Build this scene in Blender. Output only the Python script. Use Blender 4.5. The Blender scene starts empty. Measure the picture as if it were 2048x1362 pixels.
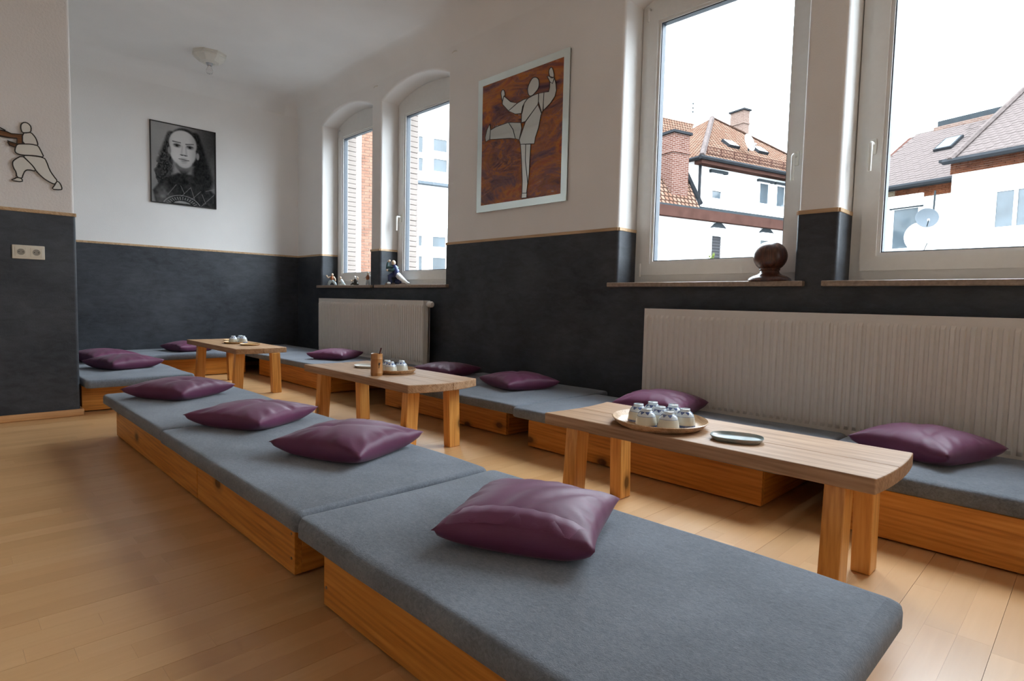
import bpy, bmesh, math, random
import numpy as np
from mathutils import Vector, Matrix
from mathutils.geometry import tessellate_polygon

sc = bpy.context.scene
COL = sc.collection
R = math.radians

# ------------------------------------------------------------------ camera, sky, exposure
CAM = np.array([[0.702241, 0.71159, 0.022302], [0.062189, -0.030106, -0.99761], [-0.709218, 0.701949, -0.065395]])
FPX, CZ = 1171.296, 0.775
cd = bpy.data.cameras.new('camera')
cam = bpy.data.objects.new('camera', cd)
COL.objects.link(cam)
cd.sensor_width = 36.0
cd.lens = FPX * 36 / 2048
cd.clip_start = 0.02
cd.clip_end = 400
m3 = Matrix(((CAM[0][0], -CAM[1][0], -CAM[2][0]), (CAM[0][1], -CAM[1][1], -CAM[2][1]), (CAM[0][2], -CAM[1][2], -CAM[2][2])))
cam.matrix_world = Matrix.Translation((0, 0, CZ)) @ m3.to_4x4()
sc.camera = cam

world = bpy.data.worlds.new('overcast_sky')
sc.world = world
world.use_nodes = True
bg = world.node_tree.nodes['Background']
bg.inputs[0].default_value = (0.79, 0.895, 1.0, 1)
# CIE standard overcast sky: L = Lz (1 + 2 sin h) / 3, the zenith three times the horizon
wn = world.node_tree
wg = wn.nodes.new('ShaderNodeTexCoord')
wx = wn.nodes.new('ShaderNodeSeparateXYZ')
wn.links.new(wg.outputs['Generated'], wx.inputs[0])
wc = wn.nodes.new('ShaderNodeClamp')
wn.links.new(wx.outputs[2], wc.inputs[0])
wm = wn.nodes.new('ShaderNodeMath')
wm.operation = 'MULTIPLY_ADD'
wm.inputs[1].default_value = 2 * 2.6
wm.inputs[2].default_value = 2.6
wn.links.new(wc.outputs[0], wm.inputs[0])
wn.links.new(wm.outputs[0], bg.inputs[1])

vs = sc.view_settings
vs.view_transform = 'Standard'
vs.look = 'None'
vs.gamma = 1.0
vs.use_curve_mapping = False
vs.exposure = 1.86
sc.cycles.max_bounces = 10
sc.cycles.diffuse_bounces = 6
sc.cycles.glossy_bounces = 3
sc.cycles.transparent_max_bounces = 12
sc.cycles.sample_clamp_indirect = 8.0
sc.cycles.use_adaptive_sampling = True
sc.cycles.adaptive_threshold = 0.03

# ------------------------------------------------------------------ room measures (metres)
YW, YF, YO = 3.09, 3.28, 3.505        # window wall: room face, window frame face, outer face
XB, XL, YL = -6.74, -4.52, 0.64       # back wall, left wall face, its corner
XR, YR = 4.2, -2.6                    # walls behind the camera
HC, HD = 3.02, 1.243                  # ceiling, dado
OPEN = [(-6.155, -5.13), (-4.955, -3.935), (-2.19, -1.11), (-0.925, 0.155), (1.78, 2.86), (3.04, 4.1)]  # last pair continues the rhythm out of view, added to light the room
ZS, ZSP, ZCR = 0.912, 2.655, 2.765    # sill, arch spring, crown

for i, (a, b) in enumerate(OPEN):     # sampling portals in the window openings: they emit nothing
    ld = bpy.data.lights.new('window_portal', 'AREA')
    ld.shape = 'RECTANGLE'
    ld.size, ld.size_y = b - a, 1.86
    ld.cycles.is_portal = True
    lo = bpy.data.objects.new('window_portal', ld)
    COL.objects.link(lo)
    lo.location = ((a + b) / 2, YO + 0.02, 1.84)
    lo.rotation_euler = (R(-90), 0, 0)

# ------------------------------------------------------------------ helpers
def ray(x, y):
    return CAM.T @ np.array([(x - 1024) / FPX, (y - 681) / FPX, 1.0])

def hit(q, n, d):
    r = ray(*q)
    n = np.array(n, float)
    t = (d - n[2] * CZ) / (n @ r)
    return np.array([0, 0, CZ]) + t * r

def proj(P):
    c = CAM @ (np.array(P, float) - np.array([0, 0, CZ]))
    return 1024 + FPX * c[0] / c[2], 681 + FPX * c[1] / c[2], c[2]

class MB:
    def __init__(s):
        s.v, s.f = [], []
    def add(s, v, f):
        o = len(s.v)
        s.v += [tuple(map(float, p)) for p in v]
        s.f += [tuple(i + o for i in q) for q in f]
        return s
    def box(s, x0, x1, y0, y1, z0, z1):
        v = [(x, y, z) for x in (x0, x1) for y in (y0, y1) for z in (z0, z1)]
        return s.add(v, [(0, 1, 3, 2), (4, 6, 7, 5), (0, 4, 5, 1), (2, 3, 7, 6), (0, 2, 6, 4), (1, 5, 7, 3)])
    def bbox(s, x0, x1, y0, y1, z0, z1, r=0.003, seg=2):
        bm = bmesh.new()
        bmesh.ops.create_cube(bm, size=1)
        for v in bm.verts:
            v.co = Vector(((x0 + x1) / 2 + v.co.x * (x1 - x0), (y0 + y1) / 2 + v.co.y * (y1 - y0), (z0 + z1) / 2 + v.co.z * (z1 - z0)))
        bmesh.ops.bevel(bm, geom=bm.edges[:], offset=r, segments=seg, affect='EDGES', profile=0.5)
        bm.verts.index_update()
        s.add([v.co[:] for v in bm.verts], [[v.index for v in f.verts] for f in bm.faces])
        bm.free()
        return s
    def tube(s, pts, rad, n=8, closed=False):
        pts = [Vector(p) for p in pts]
        k = len(pts)
        rad = rad if isinstance(rad, (list, tuple)) else [rad] * k
        ring, prev = [], None
        for i, p in enumerate(pts):
            a = pts[(i - 1) % k] if (closed or i > 0) else p
            b = pts[(i + 1) % k] if (closed or i < k - 1) else p
            t = (b - a).normalized()
            if prev is None:
                up = Vector((0, 0, 1)) if abs(t.z) < 0.9 else Vector((1, 0, 0))
                e = t.cross(up).normalized()
            else:
                e = (prev - t * prev.dot(t)).normalized()
            prev = e
            g = t.cross(e)
            ring.append([p + (e * math.cos(j * 2 * math.pi / n) + g * math.sin(j * 2 * math.pi / n)) * rad[i] for j in range(n)])
        v = [q for r_ in ring for q in r_]
        f = []
        for i in range(k if closed else k - 1):
            for j in range(n):
                a, b = i * n, ((i + 1) % k) * n
                f.append((a + j, a + (j + 1) % n, b + (j + 1) % n, b + j))
        if not closed:
            f.append(tuple(range(n))[::-1])
            f.append(tuple((k - 1) * n + j for j in range(n)))
        return s.add(v, f)
    def lathe(s, prof, c=(0, 0, 0), n=32, sx=1, sy=1, rot=0):
        v, f, k = [], [], len(prof)
        for (r, z) in prof:
            for j in range(n):
                a = 2 * math.pi * j / n
                x, y = r * math.cos(a) * sx, r * math.sin(a) * sy
                v.append((c[0] + x * math.cos(rot) - y * math.sin(rot), c[1] + x * math.sin(rot) + y * math.cos(rot), c[2] + z))
        for i in range(k - 1):
            for j in range(n):
                f.append((i * n + j, i * n + (j + 1) % n, (i + 1) * n + (j + 1) % n, (i + 1) * n + j))
        if prof[0][0] > 1e-5:
            f.append(tuple(range(n))[::-1])
        if prof[-1][0] > 1e-5:
            f.append(tuple((k - 1) * n + j for j in range(n)))
        return s.add(v, f)
    def prism(s, outer, holes, fn0, fn1):
        """flat 2-D polygon with holes, swept from fn0(p) to fn1(p)"""
        loops = [outer] + list(holes)
        flat = [p for l in loops for p in l]
        tris = tessellate_polygon([[Vector((p[0], p[1], 0)) for p in l] for l in loops])
        k = len(flat)
        v = [fn0(p) for p in flat] + [fn1(p) for p in flat]
        f = [tuple(t) for t in tris] + [tuple(i + k for i in reversed(t)) for t in tris]
        o = 0
        for l in loops:
            m = len(l)
            for i in range(m):
                a, b = o + i, o + (i + 1) % m
                f.append((a, b, b + k, a + k))
            o += m
        return s.add(v, f)
    def build(s, name, mat, parent=None, smooth=False, loc=None, uv=None):
        me = bpy.data.meshes.new(name)
        me.from_pydata(s.v, [], s.f)
        bm = bmesh.new()
        bm.from_mesh(me)
        bmesh.ops.recalc_face_normals(bm, faces=bm.faces[:])
        bm.to_mesh(me)
        bm.free()
        if mat is not None:
            me.materials.append(mat)
        o = bpy.data.objects.new(name, me)
        COL.objects.link(o)
        if parent is not None:
            o.parent = parent
        if loc is not None:
            o.location = loc
        if smooth:
            me.polygons.foreach_set('use_smooth', [True] * len(me.polygons))
            if smooth is not True:
                try:
                    me.set_sharp_from_angle(angle=R(smooth))
                except Exception:
                    pass
        return o

def tag(o, label=None, cat=None, group=None, kind=None):
    if label: o['label'] = label
    if cat: o['category'] = cat
    if group: o['group'] = group
    if kind: o['kind'] = kind
    return o

def thing(name, label, cat, loc=(0, 0, 0), rz=0, group=None, kind=None):
    o = bpy.data.objects.new(name, None)
    COL.objects.link(o)
    o.location = loc
    o.rotation_euler = (0, 0, rz)
    return tag(o, label, cat, group, kind)

def copy_tree(o, parent=None):
    c = o.copy()
    COL.objects.link(c)
    c.parent = parent
    for ch in list(o.children):
        copy_tree(ch, c)
    return c

# ------------------------------------------------------------------ materials
class NT:
    def __init__(s, name):
        s.m = bpy.data.materials.new(name)
        s.m.use_nodes = True
        s.t = s.m.node_tree
        s.b = s.t.nodes['Principled BSDF']
    def n(s, typ, **kw):
        nd = s.t.nodes.new(typ)
        for k, v in kw.items():
            if k.startswith('i_'):
                nd.inputs[k[2:].replace('_', ' ')].default_value = v
            else:
                setattr(nd, k, v)
        return nd
    def l(s, a, b):
        s.t.links.new(a, b)
    def ramp(s, fac, stops):
        r = s.n('ShaderNodeValToRGB')
        e = r.color_ramp.elements
        while len(e) < len(stops):
            e.new(0.5)
        for i, (p, c) in enumerate(stops):
            e[i].position = p
            e[i].color = (*c, 1)
        s.l(fac, r.inputs[0])
        return r.outputs[0]
    def mix(s, fac, a, b, blend='MIX'):
        x = s.n('ShaderNodeMix', data_type='RGBA', blend_type=blend)
        for sock, val in ((x.inputs[0], fac), (x.inputs[6], a), (x.inputs[7], b)):
            if isinstance(val, (int, float)): sock.default_value = val
            elif isinstance(val, tuple): sock.default_value = (*val, 1)
            else: s.l(val, sock)
        return x.outputs[2]
    def math(s, op, a, b=0.0, c=0.0):
        x = s.n('ShaderNodeMath', operation=op)
        for i, val in enumerate((a, b, c)):
            if isinstance(val, (int, float)): x.inputs[i].default_value = val
            else: s.l(val, x.inputs[i])
        return x.outputs[0]
    def coord(s, kind='Object', scale=(1, 1, 1), rnd=False):
        tc = s.n('ShaderNodeTexCoord')
        mp = s.n('ShaderNodeMapping')
        mp.inputs['Scale'].default_value = scale
        s.l(tc.outputs[kind], mp.inputs[0])
        if rnd:
            oi = s.n('ShaderNodeObjectInfo')
            k = s.math('MULTIPLY', oi.outputs['Random'], 37.0)
            cb = s.n('ShaderNodeCombineXYZ')
            s.l(k, cb.inputs[0]); s.l(k, cb.inputs[1]); s.l(k, cb.inputs[2])
            s.l(cb.outputs[0], mp.inputs['Location'])
        return mp.outputs[0]
    def noise(s, vec, scale, detail=3, rough=0.5, dist=0.0):
        x = s.n('ShaderNodeTexNoise')
        x.inputs['Scale'].default_value = scale
        x.inputs['Detail'].default_value = detail
        x.inputs['Roughness'].default_value = rough
        x.inputs['Distortion'].default_value = dist
        s.l(vec, x.inputs['Vector'])
        return x.outputs[0]
    def bump(s, h, strength=0.2, dist=0.01):
        x = s.n('ShaderNodeBump')
        x.inputs['Strength'].default_value = strength
        x.inputs['Distance'].default_value = dist
        s.l(h, x.inputs['Height'])
        s.l(x.outputs[0], s.b.inputs['Normal'])
    def set(s, **kw):
        names = dict(col='Base Color', rough='Roughness', metal='Metallic', spec='Specular IOR Level', coat='Coat Weight',
                     coatr='Coat Roughness', sheen='Sheen Weight', sheenr='Sheen Roughness', alpha='Alpha', trans='Transmission Weight')
        for k, v in kw.items():
            sock = s.b.inputs[names[k]]
            if isinstance(v, tuple): sock.default_value = (*v, 1)
            elif isinstance(v, (int, float)): sock.default_value = v
            else: s.l(v, sock)
        return s

def plain(name, col, rough=0.5, var=0.06, vs_=30, **kw):
    t = NT(name)
    h = t.noise(t.coord(), vs_, 3)
    c = t.ramp(h, [(0.3, tuple(x * (1 - var) for x in col)), (0.7, tuple(min(1, x * (1 + var)) for x in col))])
    t.set(col=c, rough=rough, **kw)
    return t.m

def plaster(name, col, bump=0.25, scale=160):
    t = NT(name)
    v = t.coord()
    c = t.ramp(t.noise(v, 3, 4), [(0.3, tuple(x * 0.96 for x in col)), (0.7, col)])
    t.set(col=c, rough=0.85, spec=0.2)
    t.bump(t.noise(v, scale, 3, 0.6), bump, 0.004)
    return t.m

def dado_mat():
    t = NT('charcoal_dado')
    v = t.coord()
    a = t.noise(v, 2.2, 6, 0.62, 0.4)
    b = t.noise(t.coord(scale=(1, 1, 2.5)), 9, 5, 0.7, 0.6)
    k = t.math('ADD', t.math('MULTIPLY', a, 0.55), t.math('MULTIPLY', b, 0.45))
    c = t.ramp(k, [(0.36, (0.022, 0.025, 0.031)), (0.5, (0.042, 0.047, 0.056)), (0.64, (0.063, 0.069, 0.080))])
    t.set(col=c, rough=0.5, spec=0.4)
    t.bump(t.noise(v, 120, 4, 0.6), 0.25, 0.003)
    return t.m

def wood(name, cols, axis=0, grain=1.0, knots=True, rough=0.42, coat=0.15, kdens=3.6, spec=0.4):
    """axis: the direction the grain runs along"""
    t = NT(name)
    s1 = [15.0, 15.0, 15.0]; s1[axis] = 0.7
    v = t.coord(scale=tuple(x * grain for x in s1), rnd=True)
    n1 = t.noise(v, 2.2, 3, 0.5, 0.9)
    w = t.n('ShaderNodeTexWave', wave_type='BANDS', bands_direction='DIAGONAL')
    w.inputs['Scale'].default_value = 2.4
    w.inputs['Distortion'].default_value = 5.0
    w.inputs['Detail'].default_value = 2.5
    w.inputs['Detail Scale'].default_value = 0.8
    t.l(v, w.inputs['Vector'])
    s2 = [60.0, 60.0, 60.0]; s2[axis] = 3.0
    fine = t.noise(t.coord(scale=tuple(s2), rnd=True), 1.5, 3, 0.6)
    k = t.math('ADD', t.math('MULTIPLY', w.outputs[1], 0.07), t.math('ADD', t.math('MULTIPLY', n1, 0.53), t.math('MULTIPLY', fine, 0.40)))
    c = t.ramp(k, [(0.36, cols[0]), (0.5, cols[1]), (0.64, cols[2])])
    if knots:
        sp = t.n('ShaderNodeSeparateXYZ')
        t.l(t.coord(rnd=True), sp.inputs[0])
        cb = t.n('ShaderNodeCombineXYZ')
        t.l(t.math('MULTIPLY', sp.outputs[axis], 0.6), cb.inputs[0])
        t.l(sp.outputs[2] if axis < 2 else t.math('ADD', sp.outputs[0], sp.outputs[1]), cb.inputs[1])
        vo = t.n('ShaderNodeTexVoronoi', feature='F1', voronoi_dimensions='2D')
        vo.inputs['Scale'].default_value = kdens
        t.l(cb.outputs[0], vo.inputs['Vector'])
        kn = t.ramp(vo.outputs['Distance'], [(0.045, (1, 1, 1)), (0.075, (0.4, 0.4, 0.4)), (0.14, (0, 0, 0))])
        c = t.mix(kn, c, tuple(x * 0.28 for x in cols[0]))
    t.set(col=c, rough=rough, coat=coat, coatr=0.3, spec=spec)
    t.bump(fine, 0.08, 0.002)
    return t.m

PINE = ((0.44, 0.15, 0.018), (0.63, 0.235, 0.033), (0.73, 0.31, 0.058))
M = {}
M['white'] = plaster('white_plaster', (0.85, 0.825, 0.80))
M['rough_white'] = plaster('woodchip_plaster', (0.80, 0.755, 0.72), 0.75, 75)
M['ceil'] = plaster('ceiling_paint', (0.87, 0.85, 0.825), 0.12, 60)
M['rear'] = plaster('rear_plaster', (0.87, 0.85, 0.82))
M['dado'] = dado_mat()
M['trim'] = wood('trim_wood', ((0.42, 0.26, 0.13), (0.55, 0.36, 0.20), (0.62, 0.43, 0.26)), 0, knots=False)
M['skirting'] = wood('skirting_wood', ((0.50, 0.24, 0.085), (0.60, 0.30, 0.12), (0.66, 0.36, 0.15)), 1, knots=False)
M['pine_x'] = wood('pine_along_length', PINE, 0)
M['pine_y'] = wood('pine_across', PINE, 1)
M['pine_leg'] = wood('pine_leg', ((0.58, 0.235, 0.045), (0.75, 0.345, 0.080), (0.82, 0.42, 0.115)), 2, kdens=4.0, coat=0.3)
M['top'] = wood('worn_table_top', ((0.28, 0.15, 0.073), (0.395, 0.228, 0.122), (0.49, 0.305, 0.175)), 0, grain=1.3, knots=False, rough=0.55, coat=0.0, spec=0.3)
M['inside'] = plain('dark_inside', (0.05, 0.02, 0.01), 0.8)
M['pvc'] = plain('white_window_plastic', (0.74, 0.73, 0.70), 0.35, 0.02)
M['gasket'] = plain('grey_gasket', (0.06, 0.07, 0.085), 0.6)
M['alu'] = plain('spacer_bar', (0.55, 0.57, 0.6), 0.35, 0.05, metal=0.7)
M['handle'] = plain('cream_handle', (0.72, 0.70, 0.64), 0.3, 0.02)
M['sill'] = plain('window_sill_stone', (0.30, 0.22, 0.165), 0.45, 0.25, 60)
M['rad'] = plain('radiator_enamel', (0.72, 0.67, 0.61), 0.35, 0.02)
M['socket'] = plain('cream_socket_plastic', (0.72, 0.66, 0.55), 0.3, 0.02)
M['dark'] = plain('black_plastic', (0.012, 0.011, 0.01), 0.5)
M['screw'] = plain('screw_metal', (0.35, 0.33, 0.3), 0.35, 0.05, metal=1.0)
M['lead'] = plain('dark_lead', (0.018, 0.012, 0.009), 0.55)
M['mirror'] = plain('mirror_glass', (0.62, 0.60, 0.54), 0.06, 0.02, 5, metal=1.0)
M['mirror_frame'] = plain('mirror_border', (0.80, 0.86, 0.82), 0.10, 0.02, 5, metal=1.0)
M['mirror_fig'] = plain('dull_mirror', (0.74, 0.73, 0.68), 0.3, 0.03, 5, metal=0.4)
M['brown_glass'] = wood('brown_wood_glass', ((0.10, 0.035, 0.01), (0.17, 0.065, 0.018), (0.22, 0.09, 0.03)), 1, knots=False)
M['ceramic_w'] = plain('white_ceramic', (0.70, 0.67, 0.60), 0.3, 0.02)
M['tray'] = wood('pale_tray_wood', ((0.40, 0.22, 0.10), (0.55, 0.34, 0.18), (0.66, 0.44, 0.26)), 0, grain=2, knots=False, coat=0.35)
M['plate_wood'] = wood('gold_plate_wood', ((0.45, 0.27, 0.10), (0.60, 0.38, 0.16), (0.70, 0.47, 0.22)), 0, grain=2, knots=False)
M['bamboo'] = wood('bamboo', ((0.34, 0.14, 0.04), (0.46, 0.20, 0.06), (0.55, 0.27, 0.09)), 2, grain=2, knots=False, coat=0.35)
M['ball'] = wood('dark_turned_wood', ((0.035, 0.010, 0.006), (0.075, 0.024, 0.013), (0.13, 0.045, 0.022)), 2, grain=1.5, knots=False, rough=0.25, coat=0.5)

def felt():
    t = NT('grey_felt_cover')
    v = t.coord()
    a = t.noise(v, 5, 4, 0.6)
    b = t.noise(t.coord(scale=(1, 1.6, 1)), 90, 4, 0.7, 1.0)
    k = t.math('ADD', t.math('MULTIPLY', a, 0.4), t.math('MULTIPLY', b, 0.6))
    c = t.ramp(k, [(0.32, (0.105, 0.117, 0.139)), (0.5, (0.172, 0.190, 0.222)), (0.68, (0.250, 0.272, 0.312))])
    t.set(col=c, rough=0.95, spec=0.12, sheen=0.25, sheenr=0.5)
    t.bump(t.noise(t.coord(scale=(1, 1.5, 1)), 240, 4, 0.7, 0.8), 0.55, 0.004)
    return t.m
M['felt'] = felt()

def satin():
    t = NT('plum_satin')
    v = t.coord(rnd=True)
    c = t.ramp(t.noise(v, 4, 3), [(0.3, (0.115, 0.028, 0.066)), (0.7, (0.160, 0.043, 0.097))])
    t.set(col=c, rough=0.5, spec=0.28, sheen=0.12, sheenr=0.4)
    h = t.math('ADD', t.math('MULTIPLY', t.noise(t.coord(scale=(1, 300, 1)), 6, 2), 0.12), t.noise(v, 11, 2, 0.5, 0.6))
    t.bump(h, 0.16, 0.012)
    return t.m
M['satin'] = satin()

def floor_mat(name, joined):
    t = NT(name)
    if joined:
        at = t.n('ShaderNodeAttribute', attribute_name='tone')
        rnd = at.outputs['Fac']
    else:
        rnd = t.n('ShaderNodeObjectInfo').outputs['Random']
    g = t.n('ShaderNodeNewGeometry')
    mp = t.n('ShaderNodeMapping')
    mp.inputs['Scale'].default_value = (26, 1.6, 26)
    t.l(g.outputs['Position'], mp.inputs[0])
    cb = t.n('ShaderNodeCombineXYZ')
    k = t.math('MULTIPLY', rnd, 40.0)
    t.l(k, cb.inputs[0]); t.l(k, cb.inputs[1])
    t.l(cb.outputs[0], mp.inputs['Location'])
    gr = t.noise(mp.outputs[0], 1.6, 4, 0.6, 0.7)
    base = t.ramp(rnd, [(0.0, (0.58, 0.325, 0.14)), (0.4, (0.64, 0.37, 0.165)), (0.75, (0.68, 0.405, 0.19)), (1.0, (0.62, 0.34, 0.145))])
    c = t.mix(t.ramp(gr, [(0.3, (0.30, 0.30, 0.30)), (0.7, (0, 0, 0))]), base, (0.52, 0.27, 0.105))
    t.set(col=c, rough=0.34, spec=0.45, coat=0.22, coatr=0.22)
    return t.m
M['floor'] = floor_mat('beech_parquet', False)
M['floor_join'] = floor_mat('beech_parquet_joined', True)

def glass():
    t = NT('window_glass')
    nt = t.t
    out = nt.nodes['Material Output']
    tr = t.n('ShaderNodeBsdfTransparent')
    tr.inputs[0].default_value = (0.985, 0.995, 0.99, 1)
    gl = t.n('ShaderNodeBsdfGlossy')
    gl.inputs['Roughness'].default_value = 0.0
    lw = t.n('ShaderNodeLayerWeight')
    p = t.math('POWER', lw.outputs['Facing'], 5.0)
    f = t.math('MULTIPLY_ADD', p, 0.6, 0.025)
    mx = t.n('ShaderNodeMixShader')
    t.l(f, mx.inputs[0]); t.l(tr.outputs[0], mx.inputs[1]); t.l(gl.outputs[0], mx.inputs[2])
    t.l(mx.outputs[0], out.inputs[0])
    return t.m
M['glass'] = glass()

def cup_mat():
    t = NT('blue_white_porcelain')
    tc = t.n('ShaderNodeTexCoord')
    sp = t.n('ShaderNodeSeparateXYZ')
    t.l(tc.outputs['Object'], sp.inputs[0])
    z = sp.outputs[2]
    ang = t.math('ARCTAN2', sp.outputs[1], sp.outputs[0])
    tri = t.math('PINGPONG', t.math('MULTIPLY', ang, 8 / (2 * math.pi) * 2), 1.0)
    # leaf points hanging from the foot ring
    lim = t.math('MULTIPLY_ADD', tri, -0.009, 0.0525)
    leaf = t.math('MULTIPLY', t.math('GREATER_THAN', z, lim), t.math('LESS_THAN', z, 0.0525))
    band = t.math('MULTIPLY', t.math('GREATER_THAN', z, 0.0025), t.math('LESS_THAN', z, 0.0095))
    line = t.math('MULTIPLY', t.math('GREATER_THAN', z, 0.0365), t.math('LESS_THAN', z, 0.0376))
    blue = t.math('MINIMUM', t.math('ADD', leaf, t.math('ADD', band, line)), 1.0)
    body = t.mix(t.math('MULTIPLY', t.math('LESS_THAN', z, 0.0365), 1.0), (0.66, 0.72, 0.76), (0.60, 0.565, 0.47))
    c = t.mix(blue, body, t.ramp(t.noise(tc.outputs['Object'], 120, 2), [(0.35, (0.045, 0.075, 0.22)), (0.7, (0.16, 0.22, 0.40))]))
    t.set(col=c, rough=0.18, spec=0.5, coat=0.3, coatr=0.1)
    return t.m
M['cup'] = cup_mat()

def dish_mat():
    t = NT('green_blue_glaze')
    v = t.coord()
    c = t.ramp(t.noise(v, 14, 4, 0.6, 0.4), [(0.35, (0.20, 0.27, 0.27)), (0.5, (0.33, 0.38, 0.37)), (0.62, (0.42, 0.40, 0.36)), (0.75, (0.42, 0.28, 0.25))])
    t.set(col=c, rough=0.35, coat=0.2, coatr=0.2)
    return t.m
M['dish_glaze'] = dish_mat()

def art_glass():
    t = NT('swirled_art_glass')
    v = t.coord(scale=(1, 1, 1.5))
    a = t.noise(v, 1.7, 5, 0.58, 2.2)
    b = t.noise(t.coord(scale=(1.3, 1, 3.2)), 3.0, 6, 0.62, 3.2)
    c1 = t.ramp(a, [(0.36, (0.035, 0.018, 0.028)), (0.43, (0.15, 0.065, 0.075)), (0.49, (0.32, 0.10, 0.035)), (0.54, (0.48, 0.16, 0.025)), (0.60, (0.36, 0.075, 0.02)), (0.68, (0.12, 0.045, 0.045))])
    c2 = t.ramp(b, [(0.36, (0.06, 0.03, 0.045)), (0.45, (0.26, 0.085, 0.03)), (0.51, (0.20, 0.09, 0.095)), (0.57, (0.50, 0.17, 0.024)), (0.63, (0.30, 0.07, 0.02)), (0.70, (0.55, 0.46, 0.44))])
    c = t.mix(t.ramp(t.noise(v, 1.3, 3), [(0.4, (0, 0, 0)), (0.6, (1, 1, 1))]), c1, c2)
    t.set(col=c, rough=0.16, spec=0.4)
    return t.m
M['art'] = art_glass()

def print_mat():
    t = NT('photo_print')
    at = t.n('ShaderNodeAttribute', attribute_name='ink')
    t.set(col=at.outputs['Color'], rough=0.4, spec=0.1)
    return t.m
M['print'] = print_mat()

def brick_mat(name, c1, c2, mortar, w=0.25, h=0.075, ms=0.012, rough=0.9, kind='UV'):
    t = NT(name)
    b = t.n('ShaderNodeTexBrick')
    for k, v in (('Color1', c1), ('Color2', c2), ('Mortar', mortar)):
        b.inputs[k].default_value = (*v, 1)
    b.inputs['Scale'].default_value = 1.0
    b.inputs['Brick Width'].default_value = w
    b.inputs['Row Height'].default_value = h
    b.inputs['Mortar Size'].default_value = ms
    t.l(t.coord(kind), b.inputs['Vector'])
    t.set(col=b.outputs['Color'], rough=rough, spec=0.0)
    t.bump(b.outputs['Fac'], -0.6, 0.02)
    return t.m
M['brick_red'] = brick_mat('red_chimney_brick', (0.050, 0.019, 0.013), (0.078, 0.036, 0.027), (0.13, 0.095, 0.082))
M['brick_pale'] = brick_mat('pale_chimney_brick', (0.07, 0.042, 0.033), (0.10, 0.064, 0.05), (0.14, 0.11, 0.095))
M['brick_buff'] = brick_mat('buff_brick', (0.11, 0.078, 0.047), (0.15, 0.11, 0.07), (0.19, 0.165, 0.13))
M['tile_orange'] = brick_mat('orange_pantiles', (0.080, 0.044, 0.030), (0.108, 0.068, 0.050), (0.020, 0.011, 0.008), 0.21, 0.25, 0.034)
M['ext_white'] = plain('white_render', (0.80, 0.80, 0.79), 0.9, 0.02, 2, spec=0.0)
M['ext_grey'] = plain('zinc_sheet', (0.024, 0.028, 0.031), 0.5, 0.1, 4, spec=0.0)
M['ext_dark'] = plain('dark_gutter', (0.018, 0.019, 0.021), 0.5, 0.1, 4, spec=0.0)
M['ext_brown'] = plain('brown_fascia', (0.040, 0.020, 0.016), 0.8, 0.15, 3, spec=0.0)
M['ext_pane'] = plain('outside_window_pane', (0.035, 0.045, 0.052), 0.08, 0.3, 1.5, spec=0.5)
M['ext_frame'] = plain('outside_window_frame', (0.80, 0.80, 0.80), 0.6, 0.02, spec=0.0)
M['shutter'] = plain('grey_roller_shutter', (0.035, 0.034, 0.036), 0.7, 0.1, spec=0.0)
M['shutter_w'] = plain('white_roller_shutter', (0.72, 0.73, 0.73), 0.7, 0.03, spec=0.0)
M['tile_rose'] = plain('rose_beaver_tile', (0.056, 0.045, 0.042), 0.85, 0.25, 6, spec=0.0)
M['brick_orange'] = plain('orange_brick', (0.085, 0.029, 0.014), 0.9, 0.3, 7, spec=0.0)
M['brick_wall'] = plain('red_wall_brick', (0.155, 0.080, 0.055), 0.9, 0.25, 9, spec=0.0)
M['mortar'] = plain('pale_mortar', (0.36, 0.32, 0.28), 0.95, spec=0.0)
M['jamb'] = plain('cream_jamb_brick', (0.22, 0.185, 0.165), 0.85, 0.08, 8, spec=0.0)
M['jamb_joint'] = plain('jamb_joint', (0.07, 0.055, 0.047), 0.95, spec=0.0)
M['ground'] = plain('street_asphalt', (0.10, 0.10, 0.10), 0.95, 0.1, 2, spec=0.0)
M['dish_grey'] = plain('grey_dish', (0.075, 0.085, 0.095), 0.5, 0.03, spec=0.0)
M['plant'] = plain('pale_plant_leaf', (0.07, 0.09, 0.02), 0.7, 0.2, spec=0.0)

# ------------------------------------------------------------------ setting: floor
random.seed(7)
floor = MB().box(XB, XR, YR, YW, -0.12, -0.0125).build('floor', M['inside'])
tag(floor, 'warm beech strip parquet floor running towards the windows', 'floor', kind='structure')
SW = 0.0667
BENCH = [(-3.73, -1.53, .69, 1.25), (-1.335, -.33, .677, 1.25), (-5.85, -4.39, 2.29, 2.95), (-3.66, -2.39, 2.33, 2.95), (-2.14, -.89, 2.26, 2.95), (-.6, .6, 2.27, 2.95), (-6.7, -6.09, .66, 2.23), (-5.9, -4.62, .66, 1.25)]
strips = []
x, row = XB, 0
while x < XR - 0.01:
    y = YR - random.uniform(0, .4)
    while y < YW:
        ln = random.choice((0.38, 0.45, 0.52, 0.60)) * random.uniform(.95, 1.05)
        y0, y1 = max(y, YR), min(y + ln, YW)
        if y1 - y0 > .02 and not (x < XL - .07 and y1 < YL):
            strips.append((x, min(x + SW, XR), y0, y1, row % 3))
        y += ln
    x += SW
    row += 1
def strip_rank(s):
    cx, cy = (s[0] + s[1]) / 2, (s[2] + s[3]) / 2
    if any(a < cx < b and c < cy < d for a, b, c, d in BENCH):
        return 0
    px, py, dz = proj((cx, cy, 0))
    if dz < .3 or not (-60 < px < 2110 and py < 1440):
        return 0
    return (s[1] - s[0]) * (s[3] - s[2]) / dz ** 3
order = sorted(range(len(strips)), key=lambda i: -strip_rank(strips[i]))
unit = MB().box(-.5, .5, -.5, .5, -1, 0)
pm = None
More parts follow.
